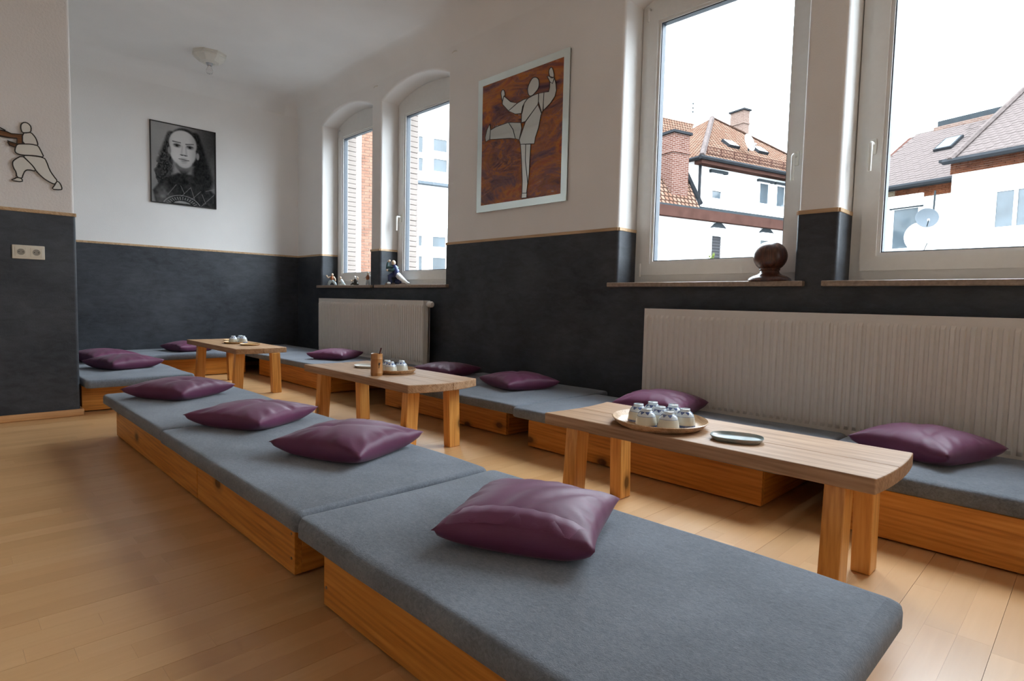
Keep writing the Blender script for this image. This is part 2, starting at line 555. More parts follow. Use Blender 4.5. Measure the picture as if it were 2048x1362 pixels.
for i in order[:300]:
    a, b, c, d, ph = strips[i]
    g = .0008 if ph == 0 else .0002
    if pm is None:
        o = unit.build('parquet_strip', M['floor'], floor)
        pm = o.data
    else:
        o = bpy.data.objects.new('parquet_strip', pm)
        COL.objects.link(o)
        o.parent = floor
    o.location = ((a + g + b) / 2, (c + d) / 2, 0)
    o.scale = (b - a - g, d - c - .0002, .012)
mb, tone = MB(), []
for i in order[300:]:
    a, b, c, d, ph = strips[i]
    g = .0008 if ph == 0 else .0002
    mb.box(a + g, b, c, d - .0002, -.012, 0)
    tone += [random.random()] * 8
o = mb.build('parquet_field', M['floor_join'], floor)
o['kind'] = 'stuff'
at = o.data.attributes.new('tone', 'FLOAT', 'POINT')
at.data.foreach_set('value', tone)

# ------------------------------------------------------------------ setting: walls
def arch(a, b, z0, inset=0.0, n=16, zs=ZSP, zc=ZCR):
    """opening outline, up the left side, over the arch, down the right"""
    a, b, zs, zc = a + inset, b - inset, zs, zc - inset
    h, wd = zc - zs, (b - a) / 2
    rad = (wd * wd + h * h) / (2 * h)
    cx, cz_ = (a + b) / 2, zc - rad
    t = math.asin(wd / rad)
    return [(a, z0)] + [(cx + rad * math.sin(-t + 2 * t * i / n), cz_ + rad * math.cos(-t + 2 * t * i / n)) for i in range(n + 1)] + [(b, z0)]

def offset(loop, r):
    """push an open outline outwards (away from the opening)"""
    out = []
    for i, p in enumerate(loop):
        a, b = loop[max(i - 1, 0)], loop[min(i + 1, len(loop) - 1)]
        dx, dz = b[0] - a[0], b[1] - a[1]
        l = math.hypot(dx, dz)
        out.append((p[0] - dz / l * r, p[1] + dx / l * r))
    return out

def wall_with_openings(name, z0, z1, mat, opens, proud, zb, parent=None, arched=True):
    mb = MB()
    yf, rb = YW - proud, 0.022
    loops = []
    for a, b in opens:
        if arched:
            lp = arch(a, b, zb, proud)
        else:
            lp = [(a + proud, zb), (a + proud, z1), (b - proud, z1), (b - proud, zb)]
        loops.append(lp)
    x = XB
    if arched:      # upper wall: a pier between every two openings, a lintel above each
        outer = [(XB, z0)]
        for lp in loops:
            off = offset(lp, rb)
            off[0] = (lp[0][0] - rb, z0); off[-1] = (lp[-1][0] + rb, z0)
            outer += off
        outer += [(XR, z0), (XR, z1), (XB, z1)]
        polys = [outer]
    else:
        outer = [(XB, z0), (XR, z0), (XR, z1)]
        for lp in reversed(loops):
            outer += [(lp[2][0] + rb, z1), (lp[3][0] + rb, zb), (lp[0][0] - rb, zb), (lp[1][0] - rb, z1)]
        outer += [(XB, z1)]
        polys = [outer]
    for pl_ in polys:
        tris = tessellate_polygon([[Vector((p[0], p[1], 0)) for p in pl_]])
        mb.add([(p[0], yf, p[1]) for p in pl_], [tuple(t) for t in tris])
        mb.add([(p[0], YO, p[1]) for p in pl_], [tuple(t) for t in tris])
    for lp in loops:        # rounded plaster edge and reveal
        rows = []
        segs = [lp] if arched else [lp[:2], lp[2:]]
        for sg in segs:
            rows = []
            full = lp if arched else None
            for k in range(6):
                ang = k / 5 * math.pi / 2
                d = rb * (1 - math.sin(ang))
                yy = yf + rb * (1 - math.cos(ang))
                if arched:
                    of = offset(lp, d); of[0] = (lp[0][0] - d, lp[0][1]); of[-1] = (lp[-1][0] + d, lp[-1][1])
                else:
                    sgn = -1 if sg is segs[0] else 1
                    of = [(p[0] + sgn * d, p[1]) for p in sg]
                rows.append([(p[0], yy, p[1]) for p in of])
            rows.append([(p[0], YF + .07, p[1]) for p in sg])
            m = len(sg)
            mb.add([p for r_ in rows for p in r_], [(i * m + j, i * m + j + 1, (i + 1) * m + j + 1, (i + 1) * m + j) for i in range(len(rows) - 1) for j in range(m - 1)])
    if not arched:          # bed under each sill
        for lp in loops:
            mb.add([(lp[0][0] - rb, yf, zb), (lp[3][0] + rb, yf, zb), (lp[3][0] + rb, YO, zb), (lp[0][0] - rb, YO, zb)], [(0, 1, 2, 3)])
    return mb.build(name, mat, parent, smooth=35)

wall_w = wall_with_openings('wall_window', HD, HC, M['white'], OPEN, 0.0, HD)
tag(wall_w, 'white plaster window wall with arched openings above a charcoal dado', 'wall', kind='structure')
wall_with_openings('dado_panel', 0, HD, M['dado'], OPEN, 0.005, 0.885, wall_w, False)

def wall(name, box, label, mat, dado):
    o = MB().box(*box).build(name, mat)
    tag(o, label, 'wall', kind='structure')
    if dado:
        MB().box(*dado).build('dado_panel', M['dado'], o)
    return o
wall('wall_back', (XB - .3, XB, YL - .02, YW + .02, -.02, HC + .05), 'white back wall behind the portrait, charcoal below', M['white'], (XB - .02, XB + .005, YL, YW - .005, 0, HD))
mb = MB()
rc = .018
cor = [(XL, YR - .3)] + [(XL - rc + rc * math.cos(a * math.pi / 12), YL - rc + rc * math.sin(a * math.pi / 12)) for a in range(7)] + [(XB - .3, YL), (XB - .3, YR - .3)]
o = MB().prism(cor, [], lambda p: (p[0], p[1], -.02), lambda p: (p[0], p[1], HC + .05)).build('wall_left', M['rough_white'], smooth=40)
tag(o, 'rough white wall block with double socket and martial figure, charcoal below', 'wall', kind='structure')
cor2 = [(XL + .006, YR)] + [(XL + .006 - rc + rc * math.cos(a * math.pi / 12), YL + .006 - rc + rc * math.sin(a * math.pi / 12)) for a in range(7)] + [(XB + .005, YL + .006), (XB + .005, YL - .02), (XL - .02, YL - .02), (XL - .02, YR)]
MB().prism(cor2, [], lambda p: (p[0], p[1], 0), lambda p: (p[0], p[1], HD)).build('dado_panel', M['dado'], o, smooth=40)
wall('wall_rear', (XL, XR + .3, YR - .3, YR, -.02, HC + .05), 'white wall behind the camera', M['rear'], None)
wall('wall_side', (XR, XR + .3, YR, YW + .4, -.02, HC + .05), 'white side wall beyond the last window', M['rear'], None)

# ceiling with a soft cove towards the window wall and the back wall
rc = .17
xs = sorted(set([XB + rc * (1 - math.cos(i * math.pi / 20)) for i in range(11)] + [XB + rc + i * (XR - XB - rc) / 12 for i in range(13)]))
ys = sorted(set([YW - rc * (1 - math.cos(i * math.pi / 20)) for i in range(11)] + [YR + i * (YW - rc - YR) / 8 for i in range(9)]))
def cz_(d):
    return HC - rc + math.sqrt(max(0, rc * rc - max(0, rc - d) ** 2)) if d < rc else HC
vv = [(x_, y_, min(cz_(x_ - XB), cz_(YW - y_))) for x_ in xs for y_ in ys]
ny = len(ys)
ff = [(i * ny + j, i * ny + j + 1, (i + 1) * ny + j + 1, (i + 1) * ny + j) for i in range(len(xs) - 1) for j in range(ny - 1)]
mb = MB().add(vv, ff)
o = mb.build('ceiling', M['ceil'], smooth=True)
tag(o, 'white ceiling with rounded cove along the walls', 'ceiling', kind='structure')
MB().box(XB - .3, XR + .3, YR - .3, YO, HC + .001, HC + .2).build('ceiling_slab', M['ceil'], o)

# dado trims (thin pale wood strips on top of the dado)
def trim(box_list, name, label):
    mb = MB()
    for b in box_list:
        mb.bbox(*b, r=.002, seg=1)
    o = mb.build(name, M['trim'])
    tag(o, label, 'trim', kind='structure')
TH, TP = .018, .009
k = 1
PIER = ['between the room corner and the first arched window', 'on the pier between the two arched windows', 'below the glass picture', 'on the pier beside the wooden ball',
        'beyond the long radiator', 'on the pier between the two added windows', 'at the end of the window wall']
edges = [XB] + [e for ab in OPEN for e in ab] + [XR]
for i in range(0, len(edges), 2):
    a, b = edges[i], edges[i + 1]
    bl = [(a, b, YW - TP, YW + .002, HD - .002, HD + TH)]
    if i > 0:
        bl.append((a - TP, a + .002, YW + .0, YF, HD - .002, HD + TH))
    if i + 2 < len(edges):
        bl.append((b - .002, b + TP, YW + .0, YF, HD - .002, HD + TH))
    mb = MB()
    for q in bl:
        mb.bbox(*q, r=.002, seg=1)
    tag(mb.build('trim_%d' % k, M['trim']), 'pale wooden strip capping the dado ' + PIER[k - 1], 'trim', kind='structure')
    k += 1
trim([(XB - .002, XB + TP, YL, YW - .002, HD - .002, HD + TH)], 'trim_%d' % k, 'pale wooden strip under the framed portrait'); k += 1
trim([(XL - .002, XL + .011, YR, YL + .008, HD - .002, HD + TH)], 'trim_%d' % k, 'pale wooden strip above the double socket'); k += 1
trim([(XB + .01, XL - .002, YL - .002, YL + .011, HD - .002, HD + TH)], 'trim_%d' % k, 'pale wooden strip on the short return wall'); k += 1
def base(name, b, label):
    tag(MB().bbox(*b, r=.006, seg=3).build(name, M['skirting'], smooth=40), label, 'baseboard', kind='structure')
base('baseboard_left', (XL + .006, XL + .022, YR, YL + .022, 0, .043), 'wooden skirting board under the socket wall')
base('baseboard_recess', (XB + .01, XL + .005, YL + .0065, YL + .022, 0, .043), 'wooden skirting board on the return wall')
base('baseboard_back', (XB + .0055, XB + .02, YL + .024, YW - .03, 0, .043), 'wooden skirting board on the back wall')
base('baseboard_window', (XB + .022, XR - .02, YW - .02, YW - .0055, 0, .043), 'wooden skirting board below the radiators')
base('baseboard_rear', (XL + .03, XR - .02, YR + .0055, YR + .02, 0, .043), 'wooden skirting board on the rear wall')

# ------------------------------------------------------------------ windows
def rect(a, b, z0, z1):
    return [(a, z0), (b, z0), (b, z1), (a, z1)]
def window(num, a, b, hside, label):
    w = thing('window_%d' % num, label, 'window', kind='structure')
    pv = M['pvc']
    oa = arch(a + .006, b - .006, ZS + .001, 0, 16, ZSP + .01, ZCR - .008)
    y = lambda d: (lambda p: (p[0], YF + d, p[1]))
    za, zt = .967, 2.615                              # sash bottom and top
    MB().prism(oa, [rect(a + .058, b - .058, za + .006, zt - .006)], y(0), y(.07)).build('frame', pv, w)
    MB().prism(rect(a + .052, b - .052, za, zt), [rect(a + .122, b - .122, za + .07, zt - .07)], y(-.016), y(.05)).build('sash', pv, w)
    MB().prism(rect(a + .122, b - .122, za + .07, zt - .07), [rect(a + .139, b - .139, za + .087, zt - .087)], y(-.006), y(.05)).build('glazing_bead', pv, w)
    MB().prism(rect(a + .139, b - .139, za + .087, zt - .087), [rect(a + .1445, b - .1445, za + .0925, zt - .0925)], y(.002), y(.045)).build('gasket', M['gasket'], w)
    MB().box(a + .142, b - .142, YF + .018, YF + .022, za + .09, zt - .09).build('pane', M['glass'], w)
    # handle
    hx = a + .085 if hside < 0 else b - .085
    h = MB().bbox(hx - .014, hx + .014, YF - .026, YF - .016, 1.525, 1.60, r=.004).build('handle_plate', M['handle'], w, smooth=40)
    MB().tube([(hx, YF - .024, 1.575), (hx, YF - .058, 1.575), (hx, YF - .064, 1.568), (hx, YF - .066, 1.44)], [.009, .009, .010, .0085], 10).build('handle_lever', M['handle'], h, smooth=50)
    # hinge covers on the other stile
    gx = b - .052 if hside < 0 else a + .052
    for z0, z1 in ((za - .01, za + .075), (zt - .06, zt + .02)):
        MB().tube([(gx, YF - .012, z0), (gx, YF - .012, z1)], .009, 10).build('hinge', pv, w, smooth=50)
    return w
WL = ['narrow arched white window nearest the corner', 'arched white window left of the swirled glass picture', 'tall white window behind the turned wooden ball',
      'large white window looking onto the dishes and rose tiled roof', 'unseen arched white window added beyond the camera', 'last arched white window of the wall, unseen and added']
for i, (a, b) in enumerate(OPEN):
    window(i + 1, a, b, [1, -1, 1, -1, 1, -1][i], WL[i])
SL = ['stone sill under the small figurines', 'stone sill under the large figurine', 'stone sill under the wooden ball', 'stone sill under the window with the dishes view', 'stone sill of the added window beyond the camera', 'stone sill of the last added window']
for i, (a, b) in enumerate(OPEN):
    o = MB().bbox(a - .05, b + .05, YW - .04, YW + .01, ZS - .027, ZS, r=.004).build('sill_%d' % (i + 1), M['sill'])
    me2 = MB().bbox(a + .006, b - .006, YW + .0, YF + .03, ZS - .026, ZS, r=.003).build('sill_board', M['sill'], o)
    tag(o, SL[i], 'window sill', kind='structure')
# outer brick jambs, seen through the panes
jm = None
for i, (a, b) in enumerate(OPEN[:4]):
    j = MB().box(a - .02, a + .006, YF + .071, YO - .001, .7, 2.9).build('trim_%d' % (20 + i), M['jamb_joint'])
    tag(j, 'bricked outer window jamb %s' % ['nearest the corner', 'beside the white building', 'beside the orange roof', 'beside the rose roof'][i], 'jamb', kind='structure')
    if i > 1:
        continue
    z = .9
    while z < 2.75:
        if jm is None:
            ob = MB().bbox(0, .03, YF + .072, YO, 0, .0475, r=.003, seg=1).build('jamb_brick', M['jamb'], j)
            jm = ob.data
        else:
            ob = bpy.data.objects.new('jamb_brick', jm); COL.objects.link(ob); ob.parent = j
        ob.location = (a - .006 + random.uniform(-.003, .003), 0, z)
        z += .0515

# ------------------------------------------------------------------ radiators
def radiator(label, x0, x1, z0, z1, yf, valve):
    L, H = x1 - x0, z1 - z0
    t = thing('radiator', label, 'radiator', (x0, yf, z0), group='panel radiators under the windows')
    xs, n = [], int(round(L / .0333))
    p = L / n
    prof = [(0.0, 0), (.16, 0), (.30, 1), (.70, 1), (.84, 0)]
    for i in range(n):
        for u_, o_ in prof:
            xs.append((i * p + u_ * p, o_))
    xs.append((L, 0))
    zs = [(0, 0), (.028, 0), (.045, 1), (H - .05, 1), (H - .033, 0), (H, 0)]
    v = [(x_, -.0085 * ox * oz, z_) for x_, ox in xs for z_, oz in zs]
    nz = len(zs)
    f = [(i * nz + j, (i + 1) * nz + j, (i + 1) * nz + j + 1, i * nz + j + 1) for i in range(len(xs) - 1) for j in range(nz - 1)]
    v += [(x_, .012, z_) for x_ in (0, L) for z_ in (0, H)]
    k0 = len(v) - 4
    f += [(k0, k0 + 2, k0 + 3, k0 + 1)]
    MB().add(v, f).build('front_panel', M['rad'], t)
    MB().box(0, L, .05, .062, 0, H).build('back_panel', M['rad'], t)
    for xa in (0, L - .0015):
        MB().bbox(xa, xa + .0015, -.001, .068, .01, H, r=.0006, seg=1).build('side_cover', M['rad'], t)
    g = MB()
    g.box(0, L, -.001, .006, H, H + .004).box(0, L, .06, .068, H, H + .004)
    x_ = 0
    while x_ < L - .008:
        g.box(x_, x_ + .006, .006, .06, H - .001, H + .003)
        x_ += .02
    g.build('top_grille', M['rad'], t)
    fin = MB()
    i = .02
    while i < L - .01:
        fin.box(i, i + .0012, .013, .049, .04, H - .04)
        i += .0333
    fin.build('convector_fins', M['rad'], t)
    if valve:
        hd = MB().tube([(L + .012, .03, H - .028), (L + .03, .03, H - .028), (L + .034, .03, H - .028), (L + .075, .03, H - .028), (L + .082, .03, H - .028)], [.014, .016, .024, .025, .018], 16).build('thermostat_head', M['rad'], t, smooth=40)
        for q in range(3):
            MB().tube([(L + .044 + q * .01, .03, H - .028), (L + .047 + q * .01, .03, H - .028)], .0262, 16).build('grip_ring', M['rad'], hd, smooth=40)
    for q in (.3, L - .3):
        MB().box(q - .015, q + .015, .062, YW - .0065 - yf, .1, H - .1).build('bracket', M['rad'], t)
    return t
radiator('short white ribbed radiator below the figurine sills', -5.93, -4.045, .212, .768, 2.945, True)
radiator('long white ribbed radiator below the tall windows', -1.885, .32, .2, .752, 2.945, True)

# ------------------------------------------------------------------ bench bases and pads
ZB, ZP = .17, .222
def rslab(x0, x1, y0, y1, z0, z1, rc=.03, re=.016, seed=0):
    """upholstered pad: rounded corners, rounded rims, slightly uneven top"""
    rnd = random.Random(seed)
    cx, cy = (x0 + x1) / 2, (y0 + y1) / 2
    pts = []
    nc = 5
    for (px, py, a0) in ((x1, y1, 0), (x0, y1, 90), (x0, y0, 180), (x1, y0, 270)):
        sx, sy = (1 if px > cx else -1), (1 if py > cy else -1)
        for i in range(nc + 1):
            a = R(a0 + 90 * i / nc)
            pts.append((px - sx * rc, py - sy * rc, math.cos(a), math.sin(a)))
        # points along the straight run to the next corner
        nxt = {0: (x0 + rc, y1), 90: (x0, y0 + rc), 180: (x1 - rc, y0), 270: (x1, y1 - rc)}[a0]
        la = pts[-1]
        sx0, sy0 = la[0] + la[2] * rc, la[1] + la[3] * rc
        m = max(2, int(math.hypot(nxt[0] - sx0, nxt[1] - sy0) / .12))
        for i in range(1, m):
            q = i / m
            pts.append((sx0 + (nxt[0] - sx0) * q - la[2] * rc, sy0 + (nxt[1] - sy0) * q - la[3] * rc, la[2], la[3]))
    prof = [(0.006, z0)] + [(0, z0 + .006)] + [(0, z1 - re)] + [(re * (1 - math.cos(a)), z1 - re + re * math.sin(a)) for a in (R(30), R(60), R(90))] + [(re + .006, z1 + .0012)]
    v, f, n = [], [], len(pts)
    for ins, z_ in prof:
        for (bx, by, nx, ny_) in pts:
            rr = rc - ins
            wob = .0015 * math.sin(bx * 9 + by * 7 + seed) if z_ > z1 - .01 and ins <= re else 0 if ins > re else .0012 * math.sin(bx * 14 + by * 11 + seed)
            v.append((bx + nx * (rr + wob), by + ny_ * (rr + wob), z_ + (wob if z_ > z1 - .02 else 0)))
    for i in range(len(prof) - 1):
        for j in range(n):
            f.append((i * n + j, i * n + (j + 1) % n, (i + 1) * n + (j + 1) % n, (i + 1) * n + j))
    f.append(tuple(range(n))[::-1])
    f.append(tuple((len(prof) - 1) * n + j for j in range(n)))
    return MB().add(v, f)

def pad(label, x0, x1, y0, y1, seed, group, re=.016, dz=0.0):
    cx, cy = (x0 + x1) / 2, (y0 + y1) / 2
    o = rslab(x0 - cx, x1 - cx, y0 - cy, y1 - cy, 0, ZP - ZB + dz, .03, re, seed).build('seat_pad', M['felt'], None, smooth=True, loc=(cx, cy, ZB + .0005))
    return tag(o, label, 'seat pad', group)

def bench(label, x0, x1, y0, y1, group, front='y', screws=()):
    cx, cy = (x0 + x1) / 2, (y0 + y1) / 2
    hx, hy, th = (x1 - x0) / 2, (y1 - y0) / 2, .022
    t = thing('bench_base', label, 'bench', (cx, cy, 0), group=group)
    z0, z1 = .007, ZB - th
    if front == 'y':
        fp = MB().bbox(-hx, hx, -hy, -hy + th, z0, ZB, r=.0015, seg=1).build('front_panel', M['pine_x'], t)
        MB().bbox(-hx, hx, hy - th, hy, z0, ZB, r=.0015, seg=1).build('back_panel', M['pine_x'], t)
        for s in (-1, 1):
            xa = -hx if s < 0 else hx - th
            MB().bbox(xa, xa + th, -hy + th, hy - th, z0, ZB, r=.0015, seg=1).build('end_panel', M['pine_y'], t)
    else:
        fp = MB().bbox(hx - th, hx, -hy, hy, z0, ZB, r=.0015, seg=1).build('front_panel', M['pine_y'], t)
        MB().bbox(-hx, -hx + th, -hy, hy, z0, ZB, r=.0015, seg=1).build('back_panel', M['pine_y'], t)
        for s in (-1, 1):
            ya = -hy if s < 0 else hy - th
            MB().bbox(-hx + th, hx - th, ya, ya + th, z0, ZB, r=.0015, seg=1).build('end_panel', M['pine_x'], t)
    MB().box(-hx + th, hx - th, -hy + th, hy - th, ZB - .016, ZB).build('top_board', M['pine_x'], t)
    for s in (-1, 1):
        for q in (-1, 1):
            MB().lathe([(.012, 0), (.012, z0)], (s * (hx - .03), q * (hy - .03), 0), 10).build('foot_glide', M['dark'], t)
    for (sx_, sz_) in screws:
        if front == 'y':
            MB().tube([(sx_ - cx, -hy - .0015, sz_), (sx_ - cx, -hy + .004, sz_)], .004, 10).build('screw', M['screw'], fp)
    return t
GB = 'low pine bench bases'
bench('long pine bench base under the two middle-row pillows furthest from the wooden ball', -3.73, -2.372, .69, 1.25, GB)
bench('pine bench base joined end to end, under the third middle-row pillow', -2.366, -1.532, .69, 1.25, GB, screws=[(-1.55, .12), (-1.55, .05)])
bench('nearest pine bench base with a big knot, at the bottom edge', -1.335, -.33, .677, 1.25, GB, screws=[(-1.322, .055), (-1.322, .14)])
bench('pine bench base against the window wall behind the farthest table', -5.85, -4.39, 2.28, 2.90, GB)
bench('pine bench base behind the bamboo cup table, right of the short radiator', -3.66, -2.39, 2.332, 2.90, GB)
bench('pine bench base behind the table with seven cups', -2.14, -.891, 2.256, 2.90, GB, screws=[(-.91, .15)])
bench('pine bench base under the long radiator at the right edge', -.60, .55, 2.265, 2.90, GB)
bench('pine bench base along the back wall under the portrait', -6.70, -6.086, .69, 2.235, GB, 'x')
bench('short deep pine bench base tucked behind the socket wall', -5.95, -4.62, .668, 1.24, GB, 'x')
GP = 'grey felt seat pads'
pad('grey felt pad at the far end of the middle row, under one pillow', -3.835, -2.683, .645, 1.312, 1, GP)
pad('grey felt pad in the middle of the middle row', -2.679, -1.412, .640, 1.308, 2, GP)
pad('nearest grey felt pad, with the pillow that has a flap', -1.404, -.235, .630, 1.315, 3, GP, .02)
pad('grey felt pad in the corner of window wall and back wall', -6.725, -5.862, 2.24, 2.93, 4, GP)
pad('grey felt pad in front of the short radiator', -5.858, -4.56, 2.235, 2.93, 5, GP)
pad('grey felt pad mostly hidden behind the bamboo cup table', -4.556, -3.40, 2.23, 2.93, 6, GP)
pad('grey felt pad against the bare dado between the radiators', -3.396, -2.19, 2.205, 3.05, 7, GP)
pad('grey felt pad behind the table with seven cups', -2.183, -.775, 2.165, 2.90, 8, GP)
pad('grey felt pad at the right edge under the long radiator', -.768, .60, 2.262, 2.90, 9, GP, dz=.004)
pad('grey felt pad along the back wall under the portrait', -6.725, -6.035, .67, 2.23, 10, GP)
pad('grey felt pad beside the socket wall with two pillows', -6.03, -4.47, .668, 1.30, 11, GP)

# ------------------------------------------------------------------ pillows
def pillow_mesh(seed, S=.37, H=.062):
    rnd = random.Random(seed)
    n = 34
    ph = [rnd.uniform(0, 6.28) for _ in range(10)]
    def pos(i, j, side):
        u, w = -1 + 2 * i / n, -1 + 2 * j / n
        u = math.copysign(abs(u) ** .85, u); w = math.copysign(abs(w) ** .85, w)
        x_ = S / 2 * u * (1 - .085 * (1 - w * w) * (abs(u) ** 1.5))
        y_ = S / 2 * w * (1 - .085 * (1 - u * u) * (abs(w) ** 1.5))
        pr = max(0, (1 - u ** 2) * (1 - w ** 2)) ** .42
        e = 1 - max(abs(u), abs(w))
        ang = math.atan2(w, u)
        rad = max(abs(u), abs(w))
        wr = (math.sin(ang * 13 + ph[0] + 2 * rad) * .5 + math.sin(ang * 23 + ph[1]) * .35) * .0035 * math.exp(-((rad - .82) / .16) ** 2)
        fold = .007 * math.exp(-((u * math.cos(ph[2]) + w * math.sin(ph[2]) - .15 * math.sin(3 * w + ph[3])) / .11) ** 2) * pr
        fold2 = .006 * math.exp(-((u * math.cos(ph[5]) + w * math.sin(ph[5]) + .3) / .09) ** 2) * pr
        zc = .043 + .012 * max(0, (abs(u) * abs(w)) - .55) * (1 + math.sin(ph[4] + u * 2 + w))
        if side > 0:
            return (x_, y_, zc + H * pr + wr * 1.2 - fold - fold2)
        return (x_, y_, max(0.0, zc - .062 * pr ** .8))
    v, f = [], []
    idx = {}
    for side in (1, -1):
        for i in range(n + 1):
            for j in range(n + 1):
                edge = i in (0, n) or j in (0, n)
                if side < 0 and edge:
                    idx[(side, i, j)] = idx[(1, i, j)]
                else:
                    idx[(side, i, j)] = len(v)
                    v.append(pos(i, j, side))
    for side in (1, -1):
        for i in range(n):
            for j in range(n):
                q = (idx[(side, i, j)], idx[(side, i + 1, j)], idx[(side, i + 1, j + 1)], idx[(side, i, j + 1)])
                f.append(q if side > 0 else q[::-1])
    return MB().add(v, f)

def pillow(label, x, y, rot, seed, S=.37, H=.062, tilt=(0, 0), dz=0, flap=False):
    o = pillow_mesh(seed, S, H).build('throw_pillow', M['satin'], None, smooth=True, loc=(x, y, ZP + .0018 + dz))
    o.rotation_euler = (R(tilt[0]), R(tilt[1]), R(rot))
    tag(o, label, 'pillow', 'plum satin pillows on the benches')
    if flap:
        n = 22
        v = []
        for i in range(n + 1):
            u = -1 + 2 * i / n
            for w_, lift in ((-.93, .0005), (-.80, .0035), (-.66, .0045), (-.64, .001)):
                pr = max(0, (1 - u * u) * (1 - w_ * w_)) ** .42
                v.append((S / 2 * u * .93, S / 2 * w_ * (1 - .085 * (1 - u * u)), .043 + H * pr + lift + .0012 * math.sin(i * 2.1)))
        f = [(i * 4 + j, (i + 1) * 4 + j, (i + 1) * 4 + j + 1, i * 4 + j + 1) for i in range(n) for j in range(3)]
        MB().add(v, f).build('envelope_flap', M['satin'], o, smooth=True)
    return o
pillow('plum pillow at the far end of the middle row of pads', -3.53, .95, 32, 1, .39, 0.059)
pillow('plum pillow second along the middle row, tip lifted', -2.59, .985, 28, 2, .385, 0.052)
pillow('plum pillow third along the middle row, beside the pad seam', -1.895, 1.06, 22, 3, .385, 0.063)
pillow('plum pillow with an envelope flap on the nearest pad', -.937, 1.012, 27, 4, .365, 0.063, flap=True)
pillow('plum pillow on the wall pad before the short radiator', -4.93, 2.61, 30, 5, .37, 0.050)
pillow('plum pillow against the dado just right of the short radiator', -3.44, 2.72, 12, 6, .38, 0.050)
pillow('plum pillow against the dado next to the pad seam', -2.66, 2.70, -14, 7, .39, 0.059)
pillow('plum pillow half hidden behind the seven upturned cups', -1.60, 2.68, 8, 8, .38, 0.071)
pillow('plum pillow at the right edge under the long radiator', -.455, 2.68, -20, 9, .37, 0.071, dz=.005)
pillow('plum pillow in front of another on the pad beside the socket wall', -5.12, 1.0, 20, 10, .38, 0.059)
pillow('plum pillow behind another, cut off by the wall edge', -5.72, .97, 24, 11, .38, 0.059)
pillow('plum pillow on the back wall pad beside the farthest table', -6.37, 1.80, 12, 12, .38, 0.059)

# ------------------------------------------------------------------ low tables
HT, TT = .365, .041
def table(label, x0, x1, y0, y1, legs, split, bow=.035, bowl=.02):
    cx, cy = (x0 + x1) / 2, (y0 + y1) / 2
    t = thing('low_table', label, 'table', (cx, cy, 0), group='low pine tables between the benches')
    ya = [y0, y0 + (y1 - y0) * split, y1]
    def bend(y_):
        q = (y_ - y0) / (y1 - y0) * 2 - 1
        return bow * (1 - q * q)
    for k_ in range(2):
        a, b = ya[k_], ya[k_ + 1]
        n = 8
        left = [(x0 + bend(a + (b - a) * i / n) / bow * bowl - cx, a + (b - a) * i / n - cy) for i in range(n + 1)]
        right = [(x1 + bend(a + (b - a) * i / n) - cx, a + (b - a) * i / n - cy) for i in range(n + 1)]
        g = .0005
        left = [(p[0], min(max(p[1], a - cy + (g if k_ else 0)), b - cy - (0 if k_ else g))) for p in left]
        right = [(p[0], min(max(p[1], a - cy + (g if k_ else 0)), b - cy - (0 if k_ else g))) for p in right]
        loop = left[::-1] + right
        o = MB().prism(loop, [], lambda p: (p[0], p[1], HT - TT), lambda p: (p[0], p[1], HT)).build('plank', M['top'], t)
        bv = o.modifiers.new('rim', 'BEVEL')
        bv.width = .0035; bv.segments = 2; bv.limit_method = 'ANGLE'; bv.angle_limit = R(50)
    for (lx, ly, sp) in legs:
        a, b = .026, .035
        v = []
        for (zz, dy, s_) in ((0, sp, .94), (.004, sp, 1.0), (HT - TT, 0, 1.0)):
            v += [(lx - cx + sx_ * a * s_, ly - cy + dy + sy_ * b * s_, zz) for sx_, sy_ in ((-1, -1), (1, -1), (1, 1), (-1, 1))]
        f = [(3, 2, 1, 0), (8, 9, 10, 11)] + [(r_ * 4 + i, r_ * 4 + (i + 1) % 4, r_ * 4 + 4 + (i + 1) % 4, r_ * 4 + 4 + i) for r_ in range(2) for i in range(4)]
        lo = MB().add(v, f).build('leg', M['pine_leg'], t)
        bv = lo.modifiers.new('edge', 'BEVEL')
        bv.width = .003; bv.segments = 2; bv.limit_method = 'ANGLE'; bv.angle_limit = R(40)
    return t
def legs4(xa, xb, yf, yb):
    return [(xa, yf, -.022), (xb, yf, -.022), (xa, yb, .012), (xb, yb, .012)]
T1 = table('farthest low table with upturned cups and golden plates, before the back wall', -5.93, -4.70, 1.655, 2.055, [(-5.66, 1.70, -.02), (-4.81, 1.72, -.02), (-5.64, 1.94, .012), (-4.70, 1.955, .012)], .5, .03)
T2 = table('middle low table carrying the bamboo brush cup', -3.44, -2.335, 1.612, 2.05, legs4(-3.325, -2.415, 1.69, 1.943), .55, .05, .025)
T3 = table('nearest low table with tray of seven upturned cups and oval dish', -1.455, -.367, 1.622, 2.012, legs4(-1.335, -.462, 1.672, 1.943), .45, .012, .02)

